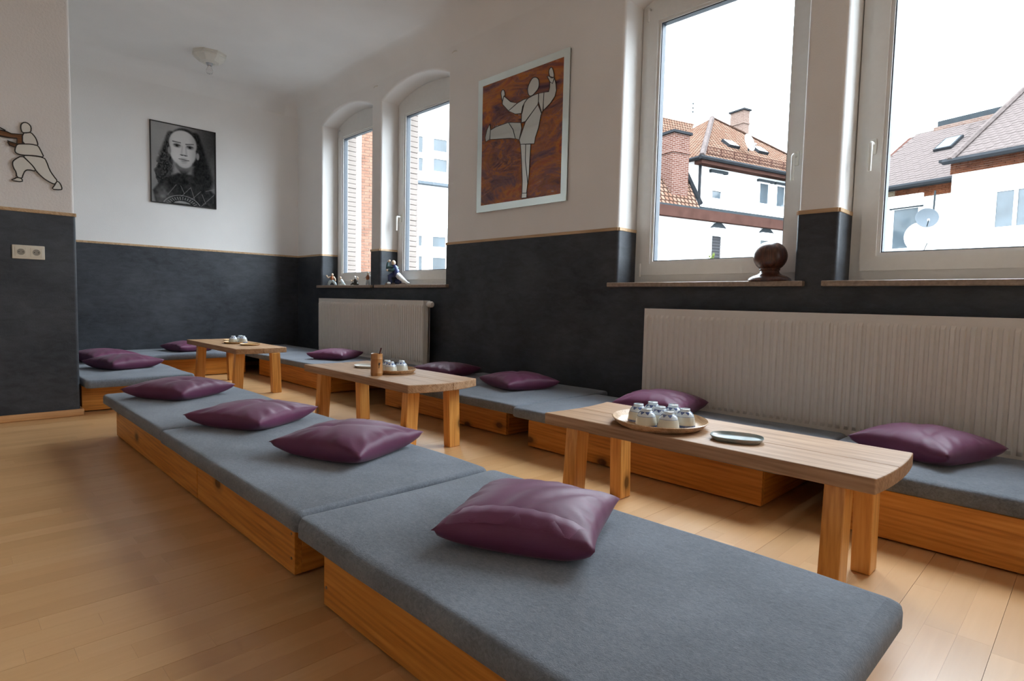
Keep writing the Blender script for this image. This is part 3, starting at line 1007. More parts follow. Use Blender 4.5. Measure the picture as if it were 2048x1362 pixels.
# ------------------------------------------------------------------ tableware
cup_prof = [(.0345, 0), (.0358, .0015), (.0355, .012), (.0325, .030), (.0275, .044), (.0215, .0515), (.0172, .0535), (.0168, .062), (.0148, .0625), (.0138, .0565), (.0, .0565)]
cup_in = [(.0, .0515), (.018, .050), (.0255, .043), (.0305, .030), (.0335, .012), (.0345, 0)]
CUP = None
def cup(label, x, y, z, group):
    global CUP
    if CUP is None:
        o = MB().lathe(cup_prof, n=28).lathe(cup_in, n=28).build('tea_cup', M['cup'], None, smooth=40)
        CUP = o.data
    else:
        o = bpy.data.objects.new('tea_cup', CUP)
        COL.objects.link(o)
    o.location = (x, y, z)
    o.rotation_euler = (0, 0, random.uniform(0, 6.28))
    return tag(o, label, 'cup', group)
def tray(label, x, y, a, b, rot, mat, h=.022, name='tray', cat='tray', group=None, sup=2.0):
    t = thing(name, label, cat, (x, y, HT), rot, group)
    n = 48
    def ring(r, z_):
        out = []
        for j in range(n):
            q = 2 * math.pi * j / n
            c, s_ = math.cos(q), math.sin(q)
            k_ = (abs(c) ** sup + abs(s_) ** sup) ** (-1 / sup)
            out.append((c * k_ * a * r, s_ * k_ * b * r, z_))
        return out
    prof = [(.70, 0), (.84, 0), (.93, h * .45), (1.0, h), (.985, h + .002), (.965, h - .001), (.90, h * .5), (.84, .005), (.70, .0045)]
    v, f = [], []
    for r_, z_ in prof:
        v += ring(r_, z_)
    for i in range(len(prof) - 1):
        for j in range(n):
            f.append((i * n + j, i * n + (j + 1) % n, (i + 1) * n + (j + 1) % n, (i + 1) * n + j))
    f.append(tuple(range(n)))
    f.append(tuple((len(prof) - 1) * n + j for j in range(n)))
    MB().add(v, f).build('body', mat, t, smooth=50)
    return t
tray('round pale wooden tray under seven upturned cups', -1.055, 1.765, .174, .160, R(-45), M['tray'], .024)
G7 = 'seven upturned cups on the nearest table'
for lab, x, y in (('upturned blue-white cup leftmost on the seven-cup tray', -1.128, 1.725), ('upturned blue-white cup in front beside the leftmost one of seven', -1.055, 1.665),
                  ('upturned blue-white cup at the back left of the seven-cup tray', -1.118, 1.808), ('upturned blue-white cup in the centre of the seven', -1.045, 1.742),
                  ('upturned blue-white cup closest to the front rim of the seven-cup tray', -.975, 1.680), ('upturned blue-white cup at the back of the seven, behind the centre one', -1.038, 1.820),
                  ('upturned blue-white cup rightmost on the seven-cup tray', -.965, 1.775)):
    cup(lab, -1.046 + (x + 1.046) * .93, 1.756 + (y - 1.745) * .93, HT + .0052, G7)
tray('oval green-blue glazed dish beside the seven-cup tray', -.776, 1.752, .078, .058, R(22), M['dish_glaze'], .013, 'oval_dish', 'dish', None, 2.6)
tray('round wooden tray behind the bamboo cup', -2.785, 1.848, .125, .108, R(-45), M['tray'], .022)
G3 = 'upturned cups on the middle table'
for lab, x, y in (('upturned cup half hidden behind the bamboo brush cup', -2.828, 1.815), ('upturned cup in front on the tray by the bamboo brush cup', -2.756, 1.79), ('upturned cup rightmost on the tray by the bamboo brush cup', -2.772, 1.872)):
    cup(lab, x, y, HT + .0052, G3)
tray('pale glazed plate left of the bamboo brush cup', -3.10, 1.845, .082, .072, R(0), M['ceramic_w'], .012, 'plate', 'plate')
t = thing('brush_cup', 'bamboo brush cup with carved mark on the middle table', 'cup', (-2.735, 1.688, HT))
bp = [(.030, 0), (.0315, .003), (.0315, .012), (.0328, .0155), (.0315, .019), (.0312, .088), (.0326, .0915), (.0312, .095), (.0312, .117), (.030, .118), (.0275, .117), (.0275, .01), (0, .01)]
MB().lathe(bp, n=28).build('body', M['bamboo'], t, smooth=40)
mk = MB()
for (a0, z0, ln) in ((-.22, .058, .016), (-.10, .05, .02), (.0, .062, .012), (-.16, .042, .01)):
    pts = [(.0316 * math.cos(a0 + q * .05), .0316 * math.sin(a0 + q * .05), z0 + ln * q) for q in (0, .5, 1)]
    mk.tube(pts, [.0012, .002, .0008], 6)
mk.build('carved_mark', M['dark'], t)
pen = MB().tube([(-.012, -.006, .012), (.018, .016, .150)], .0035, 8).build('brush', plain('dark_red_lacquer', (.09, .008, .01), .3), None)
tag(pen, 'dark red brush leaning in the bamboo cup', 'brush')
pen.location = (-2.735, 1.688, HT)
MB().tube([(.018, .016, .1502), (.0215, .0187, .166)], [.0022, .0012], 8).build('ferrule', M['ceramic_w'], pen)
GG = 'golden plates on the farthest table'
tray('golden wooden plate at the back of the farthest table', -5.56, 1.94, .09, .085, 0, M['plate_wood'], .012, 'plate', 'plate', GG)
tray('golden wooden plate under the cups on the farthest table', -5.29, 1.86, .105, .095, 0, M['plate_wood'], .014, 'plate', 'plate', GG)
tray('golden wooden plate nearest the cups at the front of the farthest table', -5.03, 1.885, .085, .08, 0, M['plate_wood'], .012, 'plate', 'plate', GG)
GC = 'upturned cups on the farthest table'
cup('upturned cup leftmost of three on the farthest table', -5.27, 1.835, HT + .0052, GC)
cup('upturned cup at the back of three on the farthest table', -5.315, 1.91, HT + .0052, GC)
cup('upturned cup rightmost of three on the farthest table', -5.225, 1.90, HT + .0052, GC)

# ------------------------------------------------------------------ things on the sills
t = thing('wooden_ball', 'dark polished wooden ball on a turned foot, on the window sill', 'ornament', (-1.255, 3.135, ZS))
MB().lathe([(.0, 0), (.104, 0), (.108, .006), (.103, .016), (.085, .028), (.062, .036), (.050, .044), (.046, .056), (.052, .062), (.050, .068), (.0, .068)], n=40).build('stand', M['ball'], t, smooth=45)
MB().lathe([(.084 * math.sin(math.pi * i / 24), .132 - .079 * math.cos(math.pi * i / 24)) for i in range(25)], n=40).build('ball', M['ball'], t, smooth=True)

def limb(mb, pts, rad, n=9):
    """tapered limb with rounded ends"""
    p = [Vector(q) for q in pts]
    a = p[0] + (p[0] - p[1]).normalized() * rad[0] * .7
    b = p[-1] + (p[-1] - p[-2]).normalized() * rad[-1] * .7
    mb.tube([a] + p + [b], [rad[0] * .35] + list(rad) + [rad[-1] * .35], n)
    return mb
C_ = lambda nm, c, r=.35: plain(nm, c, r, .08, 60)
M['clay_skin'] = C_('glazed_skin', (.55, .40, .28)); M['clay_blue'] = C_('glazed_blue', (.012, .02, .075), .25); M['clay_white'] = C_('glazed_white', (.66, .66, .66))
M['clay_rust'] = C_('glazed_rust', (.28, .09, .03)); M['clay_green'] = C_('glazed_green', (.02, .06, .06), .25); M['clay_hair'] = C_('glazed_hair', (.03, .025, .02)); M['clay_grey'] = C_('glazed_grey', (.40, .46, .48)); M['clay_base'] = C_('figurine_base', (.22, .14, .11))
def figurine(label, x, y, rot, s, parts):
    t = thing('figurine', label, 'figurine', (x, y, ZS), rot, 'glazed figurines on the sills')
    for name, mat, limbs in parts:
        mb = MB()
        for pts, rad in limbs:
            limb(mb, [tuple(c * s for c in p) for p in pts], [r_ * s for r_ in rad])
        mb.build(name, M[mat], t, smooth=True)
    return t
figurine('glazed figurine in rust vest and wide pale trousers, one fist raised', -6.045, 3.155, R(38), .125, [
    ('trousers', 'clay_grey', [([(0, 0, .50), (-.22, 0, .30), (-.30, -.02, .08)], [.15, .13, .10]), ([(0, 0, .50), (.24, 0, .28), (.38, -.02, .08)], [.15, .12, .10])]),
    ('vest', 'clay_rust', [([(0, 0, .48), (.02, 0, .66), (.03, 0, .80)], [.15, .17, .12])]),
    ('arms', 'clay_skin', [([(-.12, 0, .80), (-.30, -.06, .70), (-.45, -.08, .88)], [.07, .06, .06]), ([(.16, 0, .78), (.30, 0, .60), (.36, -.05, .44)], [.07, .06, .05])]),
    ('head', 'clay_skin', [([(.05, -.02, .93), (.06, -.02, 1.02)], [.10, .10])]),
    ('shoes', 'clay_green', [([(-.30, -.08, .04), (-.30, .06, .05)], [.07, .07]), ([(.38, -.08, .04), (.38, .06, .05)], [.07, .07])])])
figurine('small pale glazed figurine crouching beside the window frame', -5.81, 3.15, R(35), .095, [
    ('robe', 'clay_grey', [([(.10, 0, .20), (.02, 0, .45), (-.10, 0, .68)], [.22, .18, .12]), ([(.05, 0, .15), (.30, 0, .16), (.36, 0, .06)], [.13, .12, .08]), ([(-.05, 0, .20), (-.20, 0, .12), (-.24, 0, .05)], [.12, .10, .08])]),
    ('sleeves', 'clay_white', [([(-.05, -.05, .62), (-.22, -.08, .45), (-.34, -.08, .42)], [.08, .07, .05]), ([(.0, .06, .62), (.14, .06, .40)], [.08, .06])]),
    ('head', 'clay_skin', [([(-.16, -.02, .84), (-.18, -.02, .93)], [.11, .11])])])
figurine('seated glazed figurine in dark vest with white belt', -5.53, 3.15, R(35), .098, [
    ('legs', 'clay_hair', [([(.0, 0, .16), (-.30, -.05, .20), (-.48, -.05, .06)], [.17, .12, .08]), ([(.05, 0, .15), (.30, 0, .12)], [.17, .13])]),
    ('vest', 'clay_hair', [([(.06, 0, .25), (.06, 0, .50), (.02, 0, .68)], [.20, .20, .13])]),
    ('belt', 'clay_white', [([(-.14, -.02, .28), (.06, -.10, .30), (.26, -.02, .28)], [.05, .07, .05])]),
    ('arms', 'clay_skin', [([(-.10, 0, .62), (-.30, -.08, .46), (-.48, -.10, .56)], [.07, .06, .05]), ([(.18, 0, .64), (.32, 0, .80), (.20, 0, .92)], [.07, .06, .05])]),
    ('head', 'clay_white', [([(-.02, -.02, .82), (-.02, -.02, .92)], [.11, .12])])])
figurine('standing glazed figurine in rust vest, rightmost on its sill', -5.285, 3.15, R(35), .130, [
    ('trousers', 'clay_grey', [([(.02, 0, .50), (-.06, 0, .25), (-.10, 0, .06)], [.11, .09, .08]), ([(.04, 0, .50), (.13, 0, .25), (.15, 0, .06)], [.11, .09, .08])]),
    ('vest', 'clay_rust', [([(.02, 0, .46), (.02, 0, .62), (.04, 0, .76)], [.14, .15, .11])]),
    ('arms', 'clay_white', [([(.15, 0, .76), (.22, 0, .60), (.20, -.06, .46)], [.07, .06, .05]), ([(-.08, 0, .74), (-.20, -.05, .58), (-.30, -.08, .56)], [.06, .05, .05])]),
    ('head', 'clay_skin', [([(.03, -.02, .88), (.03, -.02, .94)], [.085, .09])]),
    ('hair', 'clay_hair', [([(.04, .02, .97), (.05, .03, 1.0)], [.08, .06])])])
t = figurine('large glazed figurine in blue robe, white leg stretched out, arm over the head', -4.775, 3.15, R(35), .225, [
    ('base', 'clay_base', [([(-.45, 0, .03), (.62, 0, .03)], [.05, .05])]),
    ('trousers', 'clay_white', [([(.02, 0, .48), (.26, -.02, .28), (.52, -.04, .10)], [.13, .11, .06])]),
    ('bent_leg', 'clay_blue', [([(-.04, 0, .46), (-.26, -.06, .36), (-.22, -.06, .10)], [.13, .11, .09]), ([(.0, .02, .16), (.16, .02, .13)], [.12, .11])]),
    ('robe', 'clay_blue', [([(.0, 0, .42), (.0, 0, .60), (-.06, 0, .78)], [.15, .15, .12])]),
    ('arms', 'clay_green', [([(-.14, 0, .78), (-.38, -.05, .74), (-.34, -.05, .94)], [.08, .08, .06]), ([(.06, 0, .74), (-.10, -.14, .62), (-.28, -.14, .60)], [.07, .06, .05])]),
    ('hands', 'clay_skin', [([(-.32, -.05, .98), (-.26, -.05, 1.03)], [.05, .045]), ([(-.29, -.14, .60), (-.35, -.14, .62)], [.045, .04])]),
    ('head', 'clay_skin', [([(-.10, -.02, .90), (-.10, -.03, .98)], [.085, .09])]),
    ('shoes', 'clay_white', [([(.52, -.04, .10), (.60, -.05, .09)], [.06, .05]), ([(-.22, -.10, .09), (-.30, -.14, .08)], [.06, .05])])])

# ------------------------------------------------------------------ portrait on the back wall
PY0, PY1, PZ0, PZ1 = 1.572, 2.182, 1.690, 2.492
t = thing('framed_portrait', 'black and white framed portrait of a long-haired person in a dark robe', 'picture', (XB, (PY0 + PY1) / 2, PZ0))
W_, H_ = PY1 - PY0, PZ1 - PZ0
fy = lambda d: (lambda p: (d, p[0], p[1]))
MB().prism([(-W_ / 2, 0), (W_ / 2, 0), (W_ / 2, H_), (-W_ / 2, H_)], [[(-W_ / 2 + .008, .008), (W_ / 2 - .008, .008), (W_ / 2 - .008, H_ - .008), (-W_ / 2 + .008, H_ - .008)]], fy(.001), fy(.018)).build('frame', M['lead'], t)
nu, nv = 150, 200
U, V = np.meshgrid(np.linspace(0, 1, nu + 1), np.linspace(0, 1, nv + 1), indexing='ij')
rng = np.random.RandomState(3)
def smooth_noise(k):
    g = rng.rand(k + 2, k + 2)
    a, b = U * k, V * k
    i, j = a.astype(int), b.astype(int)
    fa, fb = a - i, b - j
    fa, fb = fa * fa * (3 - 2 * fa), fb * fb * (3 - 2 * fb)
    return g[i, j] * (1 - fa) * (1 - fb) + g[i + 1, j] * fa * (1 - fb) + g[i, j + 1] * (1 - fa) * fb + g[i + 1, j + 1] * fa * fb
def ss(a, b, x_):
    q = np.clip((x_ - a) / (b - a), 0, 1)
    return q * q * (3 - 2 * q)
def ell(cx, cy, rx, ry, soft=.12, rot=0):
    du, dv = U - cx, V - cy
    c, s_ = math.cos(rot), math.sin(rot)
    d = np.sqrt(((du * c + dv * s_) / rx) ** 2 + ((-du * s_ + dv * c) / ry) ** 2)
    return 1 - ss(1 - soft, 1 + soft, d)
def seg(x0, y0, x1, y1, w0, w1=None, soft=.4):
    w1 = w0 if w1 is None else w1
    dx, dy = x1 - x0, y1 - y0
    q = np.clip(((U - x0) * dx + (V - y0) * dy) / (dx * dx + dy * dy), 0, 1)
    d = np.hypot(U - x0 - q * dx, (V - y0 - q * dy) * 1.3)
    w_ = w0 + (w1 - w0) * q
    return 1 - ss(1 - soft, 1 + soft, d / w_)
def tri_mask(p, soft=.01):
    m_ = np.full(U.shape, 1e9)
    for i in range(len(p)):
        (x0, y0), (x1, y1) = p[i], p[(i + 1) % len(p)]
        l_ = math.hypot(x1 - x0, y1 - y0)
        m_ = np.minimum(m_, ((x1 - x0) * (V - y0) - (y1 - y0) * (U - x0)) / l_)
    return ss(-soft, soft, m_)
N1, N2, N3 = smooth_noise(8), smooth_noise(26), smooth_noise(60)
img = .52 - .36 * ss(.35, .95, U) * ss(1.2, .1, V) - .10 * V + .05 * (N1 - .5)
def over(mask, val):
    global img
    img = img * (1 - mask) + val * mask
wav = .035 * np.sin(V * 38 + N1 * 5) + .05 * (N2 - .5)
over(seg(.30, .13, .17, .66, .06, .15, .35) * (0.75 + .25 * N2) * (U + wav > .07), .05 + .16 * N2 * (N3 > .45))
over(seg(.68, .10, .80, .66, .07, .17, .35), .03 + .05 * N2)
over(ell(.51, .215, .235, .195, .10), .05 + .08 * N3)
body = tri_mask([(.06, 1.02), (.02, .86), (.14, .72), (.40, .60), (.62, .60), (.86, .74), (1.0, .82), (1.02, 1.02)], .02)
over(body, .045 + .07 * N2 + .22 * np.exp(-((U - .17) / .10) ** 2) * ss(.70, .9, V) * (.6 + .6 * N2))
over(seg(.46, .50, .48, .60, .10, .02, .3), .33 - .15 * ss(.5, .62, V))
over(tri_mask([(.36, .50), (.66, .49), (.49, .645)], .02), .30 - .22 * ss(.53, .62, V))
face = np.maximum(ell(.485, .22, .215, .17, .07), np.maximum(ell(.485, .33, .205, .17, .08), ell(.50, .42, .135, .105, .12)))
over(face, .74 - .20 * ss(.55, .72, U) - .12 * ss(.34, .26, U) + .02 * (N1 - .5) - .10 * ss(.40, .52, V))
over(ell(.275, .33, .025, .045, .3), .42)
over(ell(.715, .35, .026, .045, .3), .46)
for ex, s_ in ((.392, -1), (.594, 1)):
    over(seg(ex - .062, .212 + .006 * s_, ex + .055, .206 - .004 * s_, .011, .008) * .75, .16)
    over(ell(ex, .248, .058, .023, .5) * .75, .20)
    over(ell(ex, .250, .021, .016, .4), .02)
    over(ell(ex + .012, .246, .005, .004, .5) * .8, .6)
    over(seg(ex - .045, .243, ex + .045, .243, .005) * .8, .10)
    over(ell(ex, .272, .045, .008, .6) * .35, .30)
over(seg(.475, .25, .462, .34, .010, .014, .9) * .30, .36)
over(seg(.53, .26, .535, .345, .012, .014, .9) * .32, .34)
over(seg(.445, .362, .545, .364, .010) * .75, .20)
over(ell(.468, .366, .011, .006) + ell(.522, .367, .011, .006), .08)
over(seg(.42, .417, .575, .423, .007) * .85, .12)
over(ell(.498, .438, .055, .012, .5) * .55, .30)
over(ell(.498, .405, .05, .009, .6) * .35, .33)
over(ell(.50, .462, .045, .01, .7) * .35, .36)
over(tri_mask([(.30, .56), (.38, .55), (.50, .66), (.64, .53), (.72, .56), (.60, .72), (.46, .74)], .02) * (1 - tri_mask([(.37, .50), (.65, .49), (.49, .635)], .012)), .025)
for ln in ((.37, .755, .24, .895), (.60, .765, .45, .895), (.76, .80, .60, .93), (.44, .76, .50, .86), (.60, .77, .66, .92), (.78, .84, .84, .96), (.97, .83, .76, 1.0), (.84, .79, .98, .75)):
    over(seg(*ln, .004) * .8, .42)
dd = np.hypot((U - .46) / .31, (V - 1.07) / .185)
over(np.exp(-((dd - 1) / .018) ** 2) * (V < .995), .55)
ang = np.arctan2((V - 1.07) / .185, (U - .46) / .31)
over(((dd > .70) & (dd < .90) & (np.sin(ang * 40) > .15)) * .8, .42)
over(((dd < .62) & (V < .99)) * .8, .50 + .1 * N2)
img = np.clip(img, 0, 1)
img = np.clip(.004 + 1.12 * img ** 1.6 + .02 * (N3 - .5), .004, .85)
v = [(.012, W_ / 2 * (2 * U[i, j] - 1) * .975, H_ - .009 - V[i, j] * (H_ - .018)) for i in range(nu + 1) for j in range(nv + 1)]
f = [(i * (nv + 1) + j, (i + 1) * (nv + 1) + j, (i + 1) * (nv + 1) + j + 1, i * (nv + 1) + j + 1) for i in range(nu) for j in range(nv)]
o = MB().add(v, f).build('print', M['print'], t)
ca = o.data.color_attributes.new('ink', 'FLOAT_COLOR', 'POINT')
fl = img.reshape(-1) * .82
rgba = np.stack([fl * 1.02, fl * .985, fl * .96, np.ones_like(fl)], 1).astype(np.float32).reshape(-1)
ca.data.foreach_set('color', rgba)
MB().box(.003, .0115, -W_ / 2 + .007, W_ / 2 - .007, .007, H_ - .007).build('backing', M['lead'], t)

# ------------------------------------------------------------------ glass picture on the window wall
def homography(src, dst):
    A = []
    for (x_, y_), (u_, v_) in zip(src, dst):
        A.append([x_, y_, 1, 0, 0, 0, -u_ * x_, -u_ * y_, -u_])
        A.append([0, 0, 0, x_, y_, 1, -v_ * x_, -v_ * y_, -v_])
    _, _, vt = np.linalg.svd(np.array(A, float))
    Hm = vt[-1].reshape(3, 3)
    def fn(p):
        q = Hm @ np.array([p[0], p[1], 1.0])
        return (q[0] / q[2], q[1] / q[2])
    return fn
GW, GH = .922, 1.012
gx0, gz0 = -3.536, 1.469
hg = homography([(135, 335), (728, 120), (703, 1110), (120, 1188)], [(0, GH), (GW, GH), (GW, 0), (0, 0)])
t = thing('glass_picture', 'mirror-framed glass picture of a kicking fighter on swirled orange and brown glass', 'picture', (gx0, YW, gz0))
def chaikin(p, k=1):
    for _ in range(k):
        q = []
        for i in range(len(p)):
            a, b = p[i], p[(i + 1) % len(p)]
            q += [(a[0] * .75 + b[0] * .25, a[1] * .75 + b[1] * .25), (a[0] * .25 + b[0] * .75, a[1] * .25 + b[1] * .75)]
        p = q
    return p
gy = lambda d: (lambda p: (p[0], -d, p[1]))
bw = .052
for nm, q in (('mirror_strip', [(0, 0), (GW, 0), (GW - bw, bw), (bw, bw)]), ('mirror_strip', [(GW, 0), (GW, GH), (GW - bw, GH - bw), (GW - bw, bw)]),
              ('mirror_strip', [(GW, GH), (0, GH), (bw, GH - bw), (GW - bw, GH - bw)]), ('mirror_strip', [(0, GH), (0, 0), (bw, bw), (bw, GH - bw)])):
    MB().prism(q, [], gy(.012), gy(.018)).build(nm, M['mirror_frame'], t)
MB().box(.004, GW - .004, -.0115, -.002, .004, GH - .004).build('backing_board', M['lead'], t)
MB().box(bw + .0005, GW - bw - .0005, -.0165, -.012, bw + .0005, GH - bw - .0005).build('art_glass', M['art'], t)
FIG = {
    'head': [(505, 312), (525, 325), (530, 360), (522, 390), (505, 410), (485, 432), (465, 435), (455, 415), (453, 385), (465, 350), (485, 318)],
    'raised_hand': [(605, 248), (618, 262), (627, 312), (612, 322), (596, 312), (588, 275)],
    'raised_wrist': [(580, 308), (600, 312), (626, 318), (615, 356), (598, 346)],
    'raised_sleeve': [(598, 346), (615, 356), (628, 322), (637, 360), (640, 400), (630, 440), (600, 485), (556, 528), (556, 480), (560, 412), (590, 408), (596, 380)],
    'shoulder': [(526, 418), (560, 412), (556, 480), (553, 528), (545, 545), (524, 470)],
    'jacket_upper': [(455, 450), (490, 430), (524, 418), (524, 470), (520, 490), (440, 598), (413, 605), (415, 540), (422, 500), (438, 470)],
    'jacket_lower': [(520, 490), (545, 548), (540, 560), (525, 640), (505, 700), (498, 742), (408, 745), (400, 716), (440, 600)],
    'forearm': [(300, 432), (345, 470), (386, 480), (330, 528), (290, 485), (292, 460)],
    'upper_arm': [(386, 480), (430, 455), (452, 452), (432, 480), (418, 545), (375, 550), (330, 528)],
    'open_hand': [(293, 388), (305, 400), (308, 430), (300, 432), (289, 475), (285, 440), (280, 408)],
    'kicking_leg': [(212, 652), (250, 630), (330, 603), (360, 650), (375, 708), (340, 705), (210, 712)],
    'thigh': [(330, 603), (410, 605), (416, 640), (400, 715), (375, 708), (360, 650)],
    'kicking_foot': [(208, 612), (213, 650), (208, 712), (182, 727), (178, 700), (190, 650)],
    'standing_leg': [(408, 745), (442, 746), (440, 850), (452, 960), (455, 1000), (448, 1060), (418, 1060), (420, 980), (415, 850)],
    'standing_leg_back': [(442, 746), (475, 745), (468, 860), (465, 930), (457, 1000), (452, 960), (440, 850)],
    'standing_foot': [(418, 1061), (450, 1061), (448, 1090), (415, 1093)],
}
for nm, pts in FIG.items():
    pts = [hg(p) for p in (chaikin(pts) if nm in ('head', 'raised_hand', 'open_hand') else pts)]
    o = MB().prism(pts, [], gy(.0168), gy(.0195)).build(nm, M['mirror'], t)
    MB().tube([(p[0], -.0195, p[1]) for p in pts], .0027, 6, True).build('lead_line', M['lead'], o, smooth=True)

# ------------------------------------------------------------------ martial figure on the left wall
t = thing('wall_figure', 'leaded mirror silhouette of a lunging fighter on the rough white wall', 'wall ornament', (XL, .45, 1.4))
def wf(p):
    q = hit((p[0] / 8.013, 230 + p[1] / 8.013), (1, 0, 0), XL)
    return (q[1] - .45, q[2] - 1.4)
LF = {
    'head': ('mirror_fig', [(350, 292), (325, 215), (335, 150), (390, 122), (450, 143), (497, 200), (490, 282), (440, 292)]),
    'chest': ('mirror_fig', [(355, 300), (440, 292), (490, 285), (560, 360), (590, 430), (605, 495), (560, 490), (500, 475), (355, 470)]),
    'waist': ('mirror_fig', [(265, 475), (355, 470), (500, 475), (560, 490), (605, 497), (660, 600), (700, 685), (600, 665), (500, 655), (345, 650), (245, 618), (232, 560)]),
    'front_leg': ('mirror_fig', [(345, 655), (215, 730), (193, 775), (210, 850), (255, 920), (265, 1002), (350, 1022), (360, 975), (395, 900), (450, 880), (575, 910), (530, 830), (440, 740)]),
    'rear_leg': ('mirror_fig', [(355, 655), (500, 657), (700, 688), (740, 750), (790, 890), (850, 980), (915, 1060), (885, 1100), (860, 1115), (760, 1065), (680, 1010), (580, 912), (530, 830), (440, 740)]),
    'front_shoe': ('mirror_fig', [(265, 1002), (350, 1025), (355, 1082), (165, 1050), (235, 1025)]),
    'rear_shoe': ('mirror_fig', [(915, 1060), (965, 1110), (992, 1190), (965, 1206), (820, 1195), (870, 1130), (885, 1100)]),
    'wooden_arm': ('brown_glass', [(-330, 190), (0, 250), (100, 272), (180, 308), (355, 320), (355, 468), (268, 468), (268, 380), (120, 368), (0, 342), (-330, 270)]),
    'lower_arm': ('brown_glass', [(112, 420), (265, 470), (242, 522), (150, 492), (125, 450)]),
    'upper_hand': ('mirror_fig', [(-330, 120), (-120, 150), (0, 212), (110, 268), (0, 248), (-330, 188)]),
}
for nm, (mt, pts) in LF.items():
    smo = pts if 'arm' in nm else chaikin(pts)
    pts = [wf(p) for p in smo]
    o = MB().prism(pts, [], fy(.012), fy(.0155)).build(nm, M[mt], t)
    MB().tube([(.0155, p[0], p[1]) for p in pts], .0034, 6, True).build('lead_line', M['lead'], o, smooth=True)
for (py, pz) in ((.0, .28), (.05, .12)):
    MB().tube([(0, py - .03, pz), (.012, py - .03, pz)], .006, 8).build('spacer', M['lead'], t)

# ------------------------------------------------------------------ double socket, ceiling lamp
t = thing('double_socket', 'cream double power socket on the charcoal dado', 'power socket', (XL + .006, .414, 1.006))
MB().bbox(0, .009, -.0755, .0755, -.0405, .0405, r=.0035, seg=3).build('cover_frame', M['socket'], t, smooth=40)
for s in (-1, 1):
    c = s * .0355
    ins = MB().bbox(.0085, .0115, c - .0275, c + .0275, -.0275, .0275, r=.001, seg=1).build('insert', M['socket'], t)
    n = 24
    MB().prism([(c + .0215 * math.cos(2 * math.pi * i / n), .0215 * math.sin(2 * math.pi * i / n)) for i in range(n)], [[(c + .0185 * math.cos(2 * math.pi * i / n), .0185 * math.sin(2 * math.pi * i / n)) for i in range(n)]], fy(.0112), fy(.0135)).build('rim_ring', M['socket'], ins)
    MB().lathe([(.0183, 0), (.0183, .0006)], (0, 0, 0), 24).build('well_floor', plain('socket_well', (.30, .27, .22), .5), ins).matrix_local = Matrix.Translation((.0113, c, 0)) @ Matrix.Rotation(R(90), 4, 'Y')
    for q in (-.0095, .0095):
        MB().tube([(.0112, c + q, 0), (.0126, c + q, 0)], .0027, 10).build('pin_hole', M['dark'], ins)
    for q in (-.016, .016):
        MB().box(.0112, .0128, c - .003, c + .003, q - .0015, q + .0015).build('earth_clip', M['screw'], ins)

lx, ly = -6.02, 1.905
t = thing('ceiling_lamp', 'octagonal white ceramic lamp base with a bare clear bulb on the ceiling', 'lamp', (lx, ly, HC))
MB().lathe([(.15, -.0), (.15, -.02), (.138, -.024), (.138, -.036), (.085, -.078), (.05, -.086), (.0, -.086)], n=8, rot=R(10)).build('base', M['ceramic_w'], t)
MB().lathe([(.032, -.080), (.032, -.09), (.026, -.092), (.022, -.108), (.0, -.108)], n=16).build('socket', M['alu'], t, smooth=40)
tb = NT('clear_bulb'); tb.set(col=(.9, .9, .9), rough=.03, trans=1.0)
MB().lathe([(.014, -.108), (.016, -.118), (.029, -.145), (.030, -.16), (.022, -.178), (.0, -.185)], n=20).build('bulb', tb.m, t, smooth=True)
nl = M['dark']
for (x_, z_, r_) in ((-3.83, 2.80, 0), (-5.02, 2.81, 0)):
    o = MB().tube([(0, .012, 0), (-.012, -.012, -.008), (-.03, -.016, -.02)], .003, 8).build('wall_hook', M['ceramic_w'])
    o.location = (x_, YW - .012, z_)
    tag(o, 'small white hook in the wall above the pier %s' % ('left of the glass picture' if x_ > -4 else 'between the arched windows'), 'hook')

# ------------------------------------------------------------------ outside: street, houses opposite
o = MB().box(-80, 60, -80, 110, -5.2, -5.0).build('ground', M['ground'])
tag(o, 'grey street below the windows', 'ground', kind='structure')
e_u = np.array([.2639, .9646, 0.]); e_n = np.array([.9646, -.2639, 0.])     # house opposite: along its front, towards us
Zv = np.array([0, 0, 1.])
def uvpoly(name, pts, eu, ev, mat, parent, th=.12):
    """flat roof or wall sheet with thickness and a metric UV map"""
    pts = [np.array(p, float) for p in pts]
    nn = np.cross(np.array(eu), np.array(ev)); nn /= np.linalg.norm(nn)
    if nn[2] < -1e-6: nn = -nn
    if abs(nn[2]) < 1e-6 and nn @ (np.array([0, 0, CZ]) - pts[0]) < 0: nn = -nn
    k_ = len(pts)
    v = [tuple(p) for p in pts] + [tuple(p - nn * th) for p in pts]
    f = [tuple(range(k_)), tuple(range(k_, 2 * k_))[::-1]] + [(i, i + k_, (i + 1) % k_ + k_, (i + 1) % k_) for i in range(k_)]
    o = MB().add(v, f).build(name, mat, parent)
    lay = o.data.uv_layers.new(name='UVMap')
    for l_ in o.data.loops:
        p = np.array(o.data.vertices[l_.vertex_index].co)
        lay.data[l_.index].uv = (float(p @ np.array(eu)), float(p @ np.array(ev)))
    return o
